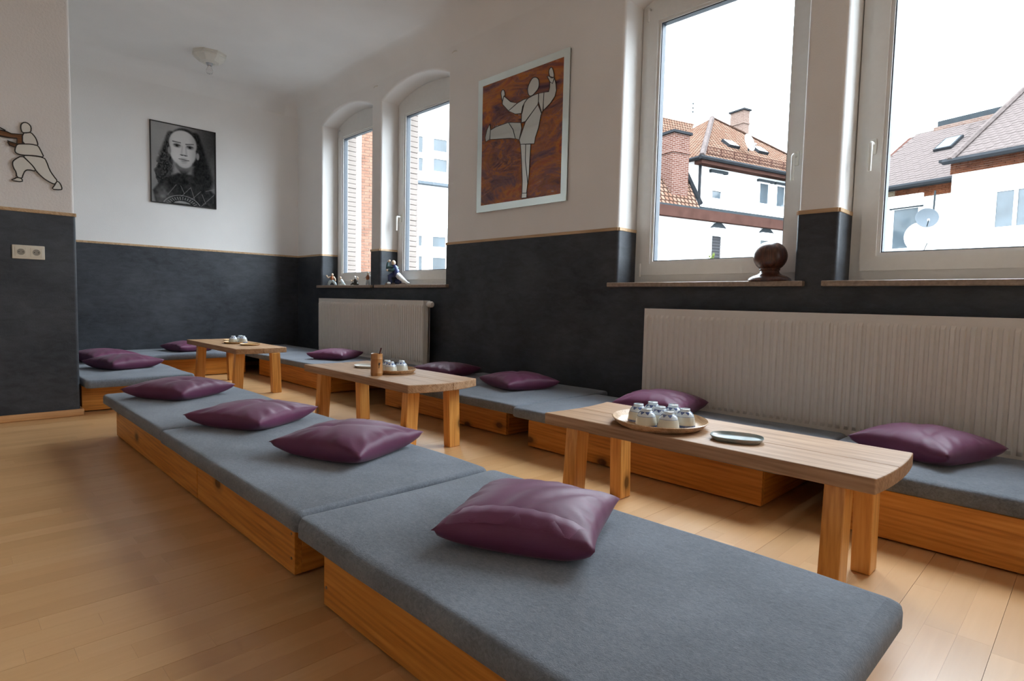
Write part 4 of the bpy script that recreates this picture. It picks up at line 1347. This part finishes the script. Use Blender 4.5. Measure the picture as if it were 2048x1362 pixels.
def obox(name, c0, eu, ew, lu, lw, z0, z1, mat, parent):
    """upright box from corner c0 along two horizontal directions; metric UVs on its sides"""
    c0 = np.array([c0[0], c0[1], 0.]); eu = np.array(eu); ew = np.array(ew)
    b = [c0, c0 + eu * lu, c0 + eu * lu + ew * lw, c0 + ew * lw]
    v = [tuple(p + Zv * z0) for p in b] + [tuple(p + Zv * z1) for p in b]
    f = [(0, 1, 2, 3), (4, 7, 6, 5), (0, 4, 5, 1), (1, 5, 6, 2), (2, 6, 7, 3), (3, 7, 4, 0)]
    o = MB().add(v, f).build(name, mat, parent)
    lay = o.data.uv_layers.new(name='UVMap')
    for pl_ in o.data.polygons:
        d = eu if abs(np.array(pl_.normal) @ eu) < .5 else ew
        for li in pl_.loop_indices:
            p = np.array(o.data.vertices[o.data.loops[li].vertex_index].co)
            lay.data[li].uv = (float(p @ d), float(p[2]))
    return o
def ext_window(parent, q0, q1, n, d, e, name='window', pane='ext_pane', depth=.12, mull=False):
    """window set in the plane n.P=d; q0 top-left and q1 bottom-right picture points on it"""
    a, b = hit(q0, n, d), hit(q1, n, d)
    s0, s1 = sorted((a @ e, b @ e))
    z0, z1 = sorted((a[2], b[2]))
    org = np.array(n) * d
    P = lambda s, z_, o_: tuple(org + e * s + np.array(n) * o_ + Zv * z_)
    fw = .07
    w = MB().prism([(s0, z0), (s1, z0), (s1, z1), (s0, z1)], [[(s0 + fw, z0 + fw), (s1 - fw, z0 + fw), (s1 - fw, z1 - fw), (s0 + fw, z1 - fw)]], lambda p: P(p[0], p[1], .05), lambda p: P(p[0], p[1], -.05)).build(name, M['ext_frame'], parent)
    v = [P(s, z_, o_) for o_ in (.015, .0) for s, z_ in ((s0 + fw, z0 + fw), (s1 - fw, z0 + fw), (s1 - fw, z1 - fw), (s0 + fw, z1 - fw))]
    MB().add(v, [(0, 1, 2, 3), (4, 7, 6, 5), (0, 4, 5, 1), (1, 5, 6, 2), (2, 6, 7, 3), (3, 7, 4, 0)]).build('pane', M[pane], w)
    return w, (s0, s1, z0, z1), P
def bar(mb, p, q, r_):
    mb.tube([tuple(p), tuple(q)], r_, 6)

# --- house with the orange hipped roof, seen through the tall window
H1 = thing('townhouse', 'white house with orange hipped tile roof, brick chimney and brown fascia', 'building', (-12, 24, -5))
def root(t):
    t.location = (0, 0, 0)
    return t
root(H1)
dF, dU = -17.0, -18.1
pA = hit((1318, 430.5), e_n, dF)
zf0, zf1 = 4.22, 4.58
sL = pA @ e_u - 2.2
sR = sL + 13
def PF(s, z_, d): return e_n * d + e_u * s + Zv * z_
obox('front_wall', PF(sL, 0, dF - 9), e_u, e_n, sR - sL, 9, -5, zf0, M['ext_white'], H1)
obox('fascia_band', PF(sL - .1, 0, dF), e_u, e_n, sR - sL + .2, .28, zf0 - .03, zf1, M['ext_brown'], H1)
obox('lead_flashing', PF(sL - .1, 0, dU), e_u, e_n, sR - sL + .2, .25 + dF - dU, zf1, zf1 + .07, M['ext_grey'], H1)
cU = hit((1396, 360), e_n, dU)
sU = cU @ e_u
zE = 6.92
obox('upper_wall', PF(sU, 0, dU - 8), e_u, e_n, sR - sU, 8, zf1, zE, M['ext_white'], H1)
obox('upstand', PF(sU + .05, 0, dU), e_u, e_n, sR - sU, .06, zf1 + .07, zf1 + .42, M['ext_grey'], H1)
# roof: eave corner K, far end E, apex A
dE = dU + .45
K = hit((1404, 316), e_n, dE); K = np.array([K[0], K[1], zE + .05])
Ef = hit((1695, 371), e_n, dE); sE = Ef @ e_u
E_ = PF(sE, zE + .05, dE)
def apex(b):    # point at depth b behind the eave whose ray passes the picked apex
    return hit((1424, 236), e_n, dE - b)
A_ = apex(4.6)
sK = K @ e_u
vp = (A_ - PF(A_ @ e_u, zE + .05, dE)); vp /= np.linalg.norm(vp)
uvpoly('roof_front', [K, E_, A_], e_u, vp, M['tile_orange'], H1)
Kb = K - e_n * 9.0
vs2 = (A_ - K); vs2 = vs2 - e_n * (vs2 @ e_n); vs2 /= np.linalg.norm(vs2)
uvpoly('roof_side', [Kb, K, A_], e_n, vs2, M['tile_orange'], H1)
hp = MB(); bar(hp, K, A_, .13); hp.build('hip_ridge', M['tile_rose'], H1)
hp = MB(); bar(hp, E_, A_, .08); hp.build('hip_ridge', M['tile_orange'], H1)
gt = MB(); bar(gt, K - e_u * .1 - Zv * .05, E_ - Zv * .05, .09); gt.build('gutter', M['ext_dark'], H1)
gt = MB(); bar(gt, K - Zv * .05, Kb - Zv * .05, .09); gt.build('gutter', M['ext_dark'], H1)
obox('eaves_soffit', PF(sK + .05, 0, dU - .0), e_u, e_n, sE - sK, .40, zE - .22, zE - .06, M['ext_brown'], H1)
dp = MB(); q = hit((1400, 350), e_n, dU + .1); bar(dp, np.array([q[0], q[1], zE - .1]), np.array([q[0], q[1], zf1 + .1]), .06); dp.build('drainpipe', M['ext_dark'], H1)
# neighbouring roof to the left, behind
L0 = hit((1240, 216), e_n, -27.); L1 = hit((1394, 249), e_n, -27.)
vl = np.array([.9646 * .62, -.2639 * .62, -.78])
lo_ = [L0 + vl * 7.0, L1 + vl * 7.0]
uvpoly('roof_behind', [lo_[0], lo_[1], L1, L0], e_u, -vl, M['tile_orange'], H1)
va = hit((1391, 254), e_n, dE - 5.5); vb = hit((1371, 328), e_n, dE - 3.2)
vm = MB(); bar(vm, va, vb, .14); vm.build('verge_flashing', M['ext_white'], H1)
# lower slope with chimney at the left
S0 = PF(sL, zf1 + .1, dF - .1); S1 = hit((1408, 418), e_n, dF + .1); S1 = PF(S1 @ e_u, zf1 + .1, dF - .1)
up = np.array([-.9646 * .62, .2639 * .62, .78])
T1_ = hit((1371, 345), e_n, dF - 1.6); s_t = T1_ @ e_u
uvpoly('roof_lower', [S0, S1, PF(s_t, 0, 0) + e_n * (dF - .1 - .62 * 3.2) + Zv * (zf1 + .1 + .78 * 3.2), S0 + up * 3.2], e_u, up, M['tile_orange'], H1)
bp_ = MB(); bar(bp_, hit((1369, 338), e_n, dU + .06), hit((1402, 408), e_n, dU + .06), .10); bp_.build('barge_board', M['ext_dark'], H1)
def chimney(parent, qbl, qtop, d, wu, wn, mat, capm):
    b = hit(qbl, e_n, d); tz = hit(qtop, e_n, d)[2]
    s = b @ e_u
    ch = obox('chimney', PF(s, 0, d - wn), e_u, e_n, wu, wn, b[2] - 2.0, tz, mat, parent)
    obox('cap', PF(s - .08, 0, d - wn - .08), e_u, e_n, wu + .16, wn + .16, tz, tz + .10, capm, ch)
    obox('collar', PF(s - .04, 0, d - wn - .04), e_u, e_n, wu + .08, wn + .08, tz - .75, tz - .68, mat, ch)
    return ch
chimney(H1, (1343, 400), (1343, 263), dF - .5, .86, .80, M['brick_red'], M['ext_dark'])
chimney(H1, (1486, 262), (1487, 219), dE - 6.0, .5, .95, M['brick_pale'], M['ext_dark'])
# roof furniture
def on_roof(q):
    nr = np.cross(e_u, vp); nr /= np.linalg.norm(nr)
    return hit(q, nr, nr @ K)
nr = np.cross(e_u, vp); nr /= np.linalg.norm(nr)
nr = nr if nr[2] > 0 else -nr
for q in ((1458, 290), (1516, 302)):
    c = on_roof(q)
    v = [tuple(c + e_u * a + vp * b + nr * h_) for h_ in (0, .12) for a, b in ((-.28, -.30), (.42, -.30), (.42, .30), (-.28, .30))]
    sk = MB().add(v, [(0, 1, 2, 3), (4, 7, 6, 5), (0, 4, 5, 1), (1, 5, 6, 2), (2, 6, 7, 3), (3, 7, 4, 0)]).build('skylight', M['ext_dark'], H1)
    v = [tuple(c + e_u * a + vp * b + nr * h_) for h_ in (.11, .13) for a, b in ((-.22, -.24), (.36, -.24), (.36, .24), (-.22, .24))]
    MB().add(v, [(0, 1, 2, 3), (4, 7, 6, 5), (0, 4, 5, 1), (1, 5, 6, 2), (2, 6, 7, 3), (3, 7, 4, 0)]).build('pane', M['ext_white'], sk)
sg = MB()
g0, g1 = on_roof((1415, 309)), on_roof((1600, 345))
for h_ in (.06, .20, .32):
    bar(sg, g0 + Zv * h_, g1 + Zv * h_, .014)
nb = 60
for i in range(nb + 1):
    p = g0 + (g1 - g0) * i / nb
    bar(sg, p, p + Zv * .33, .026 if i % 8 == 0 else .009)
sg = sg.build('snow_guard', M['ext_brown'], H1)
def dish(label, c, facing, r_, mat, group='satellite dishes', mast=None):
    t = thing('satellite_dish', label, 'satellite dish', tuple(c), 0, group)
    prof = [(r_ * i / 8, .22 * r_ * (i / 8) ** 2) for i in range(9)] + [(r_ * 1.0, .22 * r_ + .02), (r_ * .98, .22 * r_ + .02)] + [(r_ * i / 8, .22 * r_ * (i / 8) ** 2 + .02) for i in range(7, -1, -1)]
    o = MB().lathe(prof, n=32).build('reflector', mat, t, smooth=50)
    q = Vector(facing).to_track_quat('Z', 'Y')
    o.rotation_mode = 'QUATERNION'
    o.rotation_quaternion = q
    f_ = Vector(facing).normalized()
    dn = (Vector((0, 0, -1)) - f_ * Vector((0, 0, -1)).dot(f_)).normalized()
    MB().tube([dn * r_ * .95 + f_ * .1 * r_, dn * r_ * .55 + f_ * r_ * .9], .018, 6).build('feed_arm', M['ext_grey'], t)
    MB().tube([dn * r_ * .55 + f_ * r_ * .88, dn * r_ * .45 + f_ * r_ * .8], .045, 8).build('feed_horn', M['ext_white'], t)
    if mast:
        MB().tube([Vector(mast[0]), Vector(mast[1]), Vector((0, 0, 0)) - f_ * .05], .035, 8).build('mast', M['ext_grey'], t)
    return t
c = on_roof((1486, 303)) + Zv * .32 + e_n * .25
dish('white dish on the orange hipped roof', c, (.99, -.09, .25), .40, M['ext_white'], mast=((0.02, .05, -.35), (0.02, .05, -.1)))
an = MB(); p = hit((1385, 240), e_n, -30.); bar(an, p - Zv * 1.5, np.array([p[0], p[1], hit((1385, 180), e_n, -30.)[2]]), .02)
for zz in (.55, .8, 1.1):
    bar(an, p + Zv * zz - e_u * .05, p + Zv * zz + e_u * .05, .05)
an = an.build('roof_antenna', M['ext_grey'])
tag(an, 'thin aerial mast above the orange roofs', 'antenna')
# windows of that house
w, (s0, s1, z0, z1), P = ext_window(H1, (1422, 345), (1442, 402), e_n, dU + .03, e_u)
obox('roller_shutter', P(s0 + .05, 0, .03)[:2] + (0,), e_u, e_n, s1 - s0 - .1, .04, z0 + (z1 - z0) * .33, z1 - .05, M['shutter_w'], w)
obox('lintel', P(s0 - .1, 0, 0)[:2] + (0,), e_u, e_n, s1 - s0 + .35, .12, z1, z1 + .12, M['ext_grey'], w)
w, (s0, s1, z0, z1), P = ext_window(H1, (1517, 363), (1536, 412), e_n, dU + .03, e_u)
obox('lintel', P(s0 - .1, 0, 0)[:2] + (0,), e_u, e_n, s1 - s0 + .35, .12, z1, z1 + .10, M['ext_grey'], w)
w, (s0, s1, z0, z1), P = ext_window(H1, (1551, 369), (1568, 418), e_n, dU + .03, e_u)
obox('lintel', P(s0 - .1, 0, 0)[:2] + (0,), e_u, e_n, s1 - s0 + .35, .12, z1, z1 + .10, M['ext_grey'], w)
for (q0, q1, pane) in (((1420, 468), (1439, 560), 'shutter'), ((1517, 477), (1534, 570), 'ext_pane')):
    w, (s0, s1, z0, z1), P = ext_window(H1, q0, q1, e_n, dF + .03, e_u, pane=pane)
    obox('shutter_box', P(s0 - .02, 0, 0)[:2] + (0,), e_u, e_n, s1 - s0 + .3, .22, z1, z1 + .24, M['ext_white'], w)
    n_ = 12
    top = [(s0 - .02 + (s1 - s0 + .3) * i / n_, z1 + .24 + .26 * math.sin(math.pi * i / n_)) for i in range(n_ + 1)]
    MB().prism(top, [], lambda p: P(p[0], p[1], .0), lambda p: P(p[0], p[1], .04)).build('arched_head', M['ext_grey'], w)
    if pane == 'shutter':
        for i in range(16):
            zz = z1 - .12 - i * .12
            obox('slat', P(s0 + .07, 0, .015)[:2] + (0,), e_u, e_n, s1 - s0 - .14, .02, zz - .085, zz, M['shutter'], w)
q = hit((1422, 520), e_n, dF + .25)
mb = MB(); random.seed(4)
for i in range(26):
    a = q + Zv * random.uniform(-.5, .15) + e_u * random.uniform(-.12, .12)
    b = a + e_u * random.uniform(-.12, .12) + Zv * random.uniform(.08, .25)
    mb.tube([tuple(a), tuple((a + b) / 2 + e_n * .03), tuple(b)], [.008, .022, .003], 5)
pl_ = mb.build('climbing_plant', M['plant'])
pl_['kind'] = 'stuff'
tag(pl_, 'pale green plant at the shuttered arched window opposite', 'plant')

# --- rose-tiled houses, seen through the window at the right edge
w_e = np.array([-.951, .309, 0.]); w_n = np.array([-.309, -.951, 0.]); up_b = np.array([.309, .951, 0.])
def PW(s, z_, d): return w_n * d + w_e * s + Zv * z_
TILE = None
def beaver_tile():
    n = 8
    L_, wd = .46, .262
    pts = [(-wd / 2, L_), (-wd / 2, .09)] + [(-wd / 2 * math.cos(math.pi * i / n), .09 - .09 * math.sin(math.pi * i / n)) for i in range(1, n)] + [(wd / 2, .09), (wd / 2, L_)]
    return MB().prism(pts, [], lambda p: (p[0], p[1], .0), lambda p: (p[0], p[1], .035))
def tile_field(parent, org, slope, rows, cols, s_sign, keep):
    """rows of beaver-tail tiles laid from the eave upwards; those inside keep(px,py) are single pieces"""
    global TILE
    rise = up_b * math.cos(slope) + Zv * math.sin(slope)
    nrm = np.cross(w_e * s_sign, rise)
    nrm = nrm if nrm[2] > 0 else -nrm
    rest, cnt = MB(), 0
    tv, tf = beaver_tile().v, beaver_tile().f
    for r_ in range(rows):
        for c_ in range(cols):
            o_ = org + w_e * s_sign * ((c_ + .5 * (r_ % 2)) * .268) + rise * (r_ * .235) + nrm * (.012 + random.uniform(0, .006))
            px, py, dz = proj(o_)
            ax, ay, az = w_e * s_sign, rise * .998 - nrm * .06, nrm
            if keep(px, py) and cnt < 300:
                cnt += 1
                if TILE is None:
                    ob = beaver_tile().build('roof_tile', M['tile_rose'], parent); TILE = ob.data
                else:
                    ob = bpy.data.objects.new('roof_tile', TILE); COL.objects.link(ob); ob.parent = parent
                mtx = Matrix(((ax[0], ay[0], az[0], o_[0]), (ax[1], ay[1], az[1], o_[1]), (ax[2], ay[2], az[2], o_[2]), (0, 0, 0, 1)))
                ob.matrix_basis = mtx
            else:
                rest.add([tuple(o_ + ax * p[0] + ay * p[1] + az * p[2]) for p in tv], tf)
    if rest.v:
        o = rest.build('roof_tiles_rest', M['tile_rose'], parent)
        o['kind'] = 'stuff'
def brick_band(parent, s0, s1, z0, z1, d, mat, bl=.25, bh=.075, name='brick_courses', proud=.03):
    mb = MB()
    r_, z_ = 0, z0
    while z_ < z1 - .02:
        s = s0 - (bl / 2 if r_ % 2 else 0)
        while s < s1:
            a, b = max(s, s0) + .006, min(s + bl, s1) - .006
            if b - a > .03:
                pr = proud + random.uniform(0, .012)
                p = [PW(a, 0, d), PW(b, 0, d), PW(b, 0, d + pr), PW(a, 0, d + pr)]
                v = [tuple(q + Zv * z_) for q in p] + [tuple(q + Zv * (z_ + bh - .011)) for q in p]
                mb.add(v, [(0, 1, 2, 3), (4, 7, 6, 5), (0, 4, 5, 1), (1, 5, 6, 2), (2, 6, 7, 3), (3, 7, 4, 0)])
            s += bl
        z_ += bh
        r_ += 1
    o = mb.build(name, mat, parent)
    o['kind'] = 'stuff'
    return o
dR, dL = -24.0, -26.2
H2 = root(thing('tiled_house', 'white and buff brick house with rose beaver-tail tiled roofs behind the dishes', 'building'))
cR = hit((1901, 400), w_n, dR); sR0 = cR @ w_e          # its left corner (w_e runs to the left)
sR1 = sR0 - 9
zg = 6.18
obox('wall', PW(sR1, 0, dR - 7), w_e, w_n, sR0 - sR1, 7, -5, zg, M['ext_white'], H2)
brick_band(H2, sR1 + 3.5, sR0 + .06, zg - .40, zg + .02, dR, M['brick_orange'])
V0 = hit((1904, 322), w_n, dR + .5)
r2 = ray(2037, 195)
# verge line runs up and away: solve V0 + a*up_b + b*Z = C + t*r2
Amat = np.stack([up_b, Zv, -r2], 1)
ab = np.linalg.lstsq(Amat, np.array([0, 0, CZ]) - V0, rcond=None)[0]
slope = math.atan2(ab[1], ab[0])
rise = up_b * math.cos(slope) + Zv * math.sin(slope)
Lr = 6.5
nrm = np.cross(-w_e, rise); nrm = nrm if nrm[2] > 0 else -nrm
uvpoly('roof_deck', [V0, V0 - w_e * 9, V0 - w_e * 9 + rise * Lr, V0 + rise * Lr], -w_e, rise, M['ext_brown'], H2)
tile_field(H2, V0 - w_e * .1, slope, 27, 26, -1, lambda px, py: 1880 < px < 2062 and 170 < py < 400)
vg = MB(); bar(vg, V0 + nrm * .10 - rise * .1, V0 + rise * Lr + nrm * .10, .10); vg.build('verge_cap', M['tile_rose'], H2)
gt = MB(); bar(gt, V0 + w_e * .25 - Zv * .02 + w_n * .08, V0 - w_e * 9 - Zv * .02 + w_n * .08, .10); gt.build('gutter', M['ext_dark'], H2)
obox('gutter_board', PW(sR1, 0, dR), w_e, w_n, sR0 - sR1 + .25, .45, zg + .0, zg + .10, M['ext_dark'], H2)
w, (s0, s1, z0, z1), P = ext_window(H2, (1992, 360), (2075, 452), w_n, dR + .03, w_e)
mid = (s0 + s1) / 2
obox('mullion', P(mid - .05, 0, .0)[:2] + (0,), w_e, w_n, .1, .06, z0, z1, M['ext_frame'], w)
obox('roller_shutter', P(s0 + .06, 0, .02)[:2] + (0,), w_e, w_n, s1 - s0 - .12, .03, z1 - .42, z1 - .05, M['shutter_w'], w)
obox('window_ledge', P(s0 - .2, 0, 0)[:2] + (0,), w_e, w_n, s1 - s0 + .5, .2, z0 - .16, z0 - .02, M['ext_white'], w)
obox('shutter_box', P(s0 - .1, 0, 0)[:2] + (0,), w_e, w_n, s1 - s0 + .2, .12, z1, z1 + .22, M['ext_white'], w)
H3 = H2
sL0 = sR0 + 4.3
zl = 5.93
obox('wall', PW(sR0 - 1.5, 0, dL - 7), w_e, w_n, sL0 - sR0 + 1.5, 7, -5, zl, M['brick_buff'], H3)
brick_band(H3, sR0 - .8, sL0 - 1, zl - .40, zl + .02, dL, M['brick_orange'])
Q0 = hit((1903, 357), w_n, dL + .4); Q0 = PW(Q0 @ w_e - 1.2, zl + .1, dL + .4)
rl = hit((1800, 280), np.cross(w_e, rise), np.cross(w_e, rise) @ Q0)
Ll = float((rl - Q0) @ rise)
uvpoly('roof_deck', [Q0, Q0 + w_e * 5.6, Q0 + w_e * 5.6 + rise * Ll, Q0 + rise * Ll], w_e, rise, M['ext_brown'], H3)
tile_field(H3, Q0.copy(), slope, max(4, int(Ll / .235)), 20, 1, lambda px, py: 1770 < px < 1925 and 230 < py < 400)
gt = MB(); bar(gt, Q0 - Zv * .03 + w_n * .08, Q0 + w_e * 5.6 - Zv * .03 + w_n * .08, .10); gt.build('gutter', M['ext_dark'], H3)
obox('gutter_board', PW(sR0 - 1.5, 0, dL), w_e, w_n, sL0 - sR0 + 1.5, .36, zl + .0, zl + .09, M['ext_dark'], H3)
rt = Q0 + rise * Ll
obox('brick_upstand', (rt - w_e * .5)[:2], w_e, up_b, 5.0, .3, rt[2] - .3, rt[2] + .22, M['brick_pale'], H3)
obox('ridge_coping', (rt - w_e * .5 + up_b * .3)[:2], w_e, up_b, 5.0, .4, rt[2] - .3, rt[2] + .55, M['ext_grey'], H3)
w, (s0, s1, z0, z1), P = ext_window(H3, (1786, 418), (1836, 498), w_n, dL + .03, w_e)
obox('shutter_box', P(s0 - .1, 0, 0)[:2] + (0,), w_e, w_n, s1 - s0 + .25, .14, z1, z1 + .5, M['ext_white'], w)
obox('lintel', P(s0 - .1, 0, 0)[:2] + (0,), w_e, w_n, s1 - s0 + .2, .10, z1 - .05, z1 + .04, M['ext_grey'], w)
obox('painted_surround', PW(sR0 + .75, 0, dL), w_e, w_n, sL0 - sR0 - 1, .02, -2, zl - .42, M['ext_white'], H3)
c = hit((1898, 291), np.cross(w_e, rise), np.cross(w_e, rise) @ Q0)
nl_ = np.cross(w_e, rise); nl_ = nl_ if nl_[2] > 0 else -nl_
v = [tuple(c + w_e * a + rise * b + nl_ * h_) for h_ in (0, .16) for a, b in ((-.36, -.55), (.36, -.55), (.36, .55), (-.36, .55))]
sk = MB().add(v, [(0, 1, 2, 3), (4, 7, 6, 5), (0, 4, 5, 1), (1, 5, 6, 2), (2, 6, 7, 3), (3, 7, 4, 0)]).build('skylight', M['ext_dark'], H3)
v = [tuple(c + w_e * a + rise * b + nl_ * h_) for h_ in (.15, .17) for a, b in ((-.29, -.48), (.29, -.48), (.29, .48), (-.29, .48))]
MB().add(v, [(0, 1, 2, 3), (4, 7, 6, 5), (0, 4, 5, 1), (1, 5, 6, 2), (2, 6, 7, 3), (3, 7, 4, 0)]).build('pane', M['dish_grey'], sk)
c1 = hit((1853, 437), w_n, dL + .8)
dish('grey dish on a mast, upper of the two at the buff brick house', c1, (.35, -.9, .25), .40, M['dish_grey'], mast=((.15, .45, 1.15), (.15, .35, .1)))
c2 = hit((1843, 478), w_n, dL + .9)
dish('big white dish below the grey one at the buff brick house', c2, (.45, -.85, .2), .66, M['ext_white'], mast=((.3, .6, -.6), (.2, .35, -.1)))

# --- seen through the two arched windows: red brick wall and white office block
H4 = root(thing('brick_building', 'orange red brick wall with a white downpipe outside the corner window', 'building'))
def P4(s, z_, d): return e_n * d + e_u * s + Zv * z_
d4 = -15.5
s4a = hit((640, 400), e_n, d4) @ e_u; s4b = hit((772, 400), e_n, d4) @ e_u
s4c = hit((719, 400), e_n, d4) @ e_u
obox('wall', P4(s4a - 3, 0, d4 - 1.2), e_u, e_n, s4b - s4a + 3, 1.2, -5, 9, M['mortar'], H4)
mb = MB(); random.seed(11)
big = []
r_, z_ = 0, hit((719, 560), e_n, d4)[2]
zt_ = hit((719, 240), e_n, d4)[2]
BRK = None
while z_ < zt_:
    s = s4c - (.125 if r_ % 2 else 0)
    while s < s4b - .3:
        a, b = max(s, s4c), s + .24
        p = [P4(a, 0, d4), P4(b, 0, d4), P4(b, 0, d4 + .02), P4(a, 0, d4 + .02)]
        v = [tuple(q + Zv * z_) for q in p] + [tuple(q + Zv * (z_ + .064)) for q in p]
        mb.add(v, [(0, 1, 2, 3), (4, 7, 6, 5), (0, 4, 5, 1), (1, 5, 6, 2), (2, 6, 7, 3), (3, 7, 4, 0)])
        s += .25
    z_ += .077
    r_ += 1
o = mb.build('brick_courses', M['brick_wall'], H4); o['kind'] = 'stuff'
sp = hit((716, 400), e_n, d4) @ e_u
obox('downpipe_casing', P4(sp - .05, 0, d4), e_u, e_n, .10, .12, -5, 9, M['ext_white'], H4)
H5 = root(thing('office_block', 'white office block with grey windows outside the second arched window', 'building'))
d5 = -21.0
s5a = hit((790, 360), e_n, d5) @ e_u; s5b = hit((925, 360), e_n, d5) @ e_u
ztop = hit((860, 215), e_n, d5)[2]
obox('wall', P4(s5a - 1.5, 0, d5 - 6), e_u, e_n, s5b - s5a + 1.6, 6, -5, ztop, M['ext_white'], H5)
zb = hit((860, 366), e_n, d5)[2]
obox('ledge', P4(s5a - 1.5, 0, d5), e_u, e_n, s5b - s5a + 1.7, .25, zb - .1, zb, M['dish_grey'], H5)
obox('roof_edge', P4(s5a - 1.5, 0, d5 - .2), e_u, e_n, s5b - s5a + 1.7, .5, ztop, ztop + .2, M['ext_white'], H5)
for q0, q1 in (((833, 268), (848, 310)), ((833, 311), (848, 347)), ((863, 273), (896, 310)), ((863, 313), (896, 350)), ((833, 467), (846, 496)), ((861, 469), (893, 499)), ((833, 508), (846, 545)), ((861, 511), (893, 545))):
    ext_window(H5, q0, q1, e_n, d5 + .03, e_u)
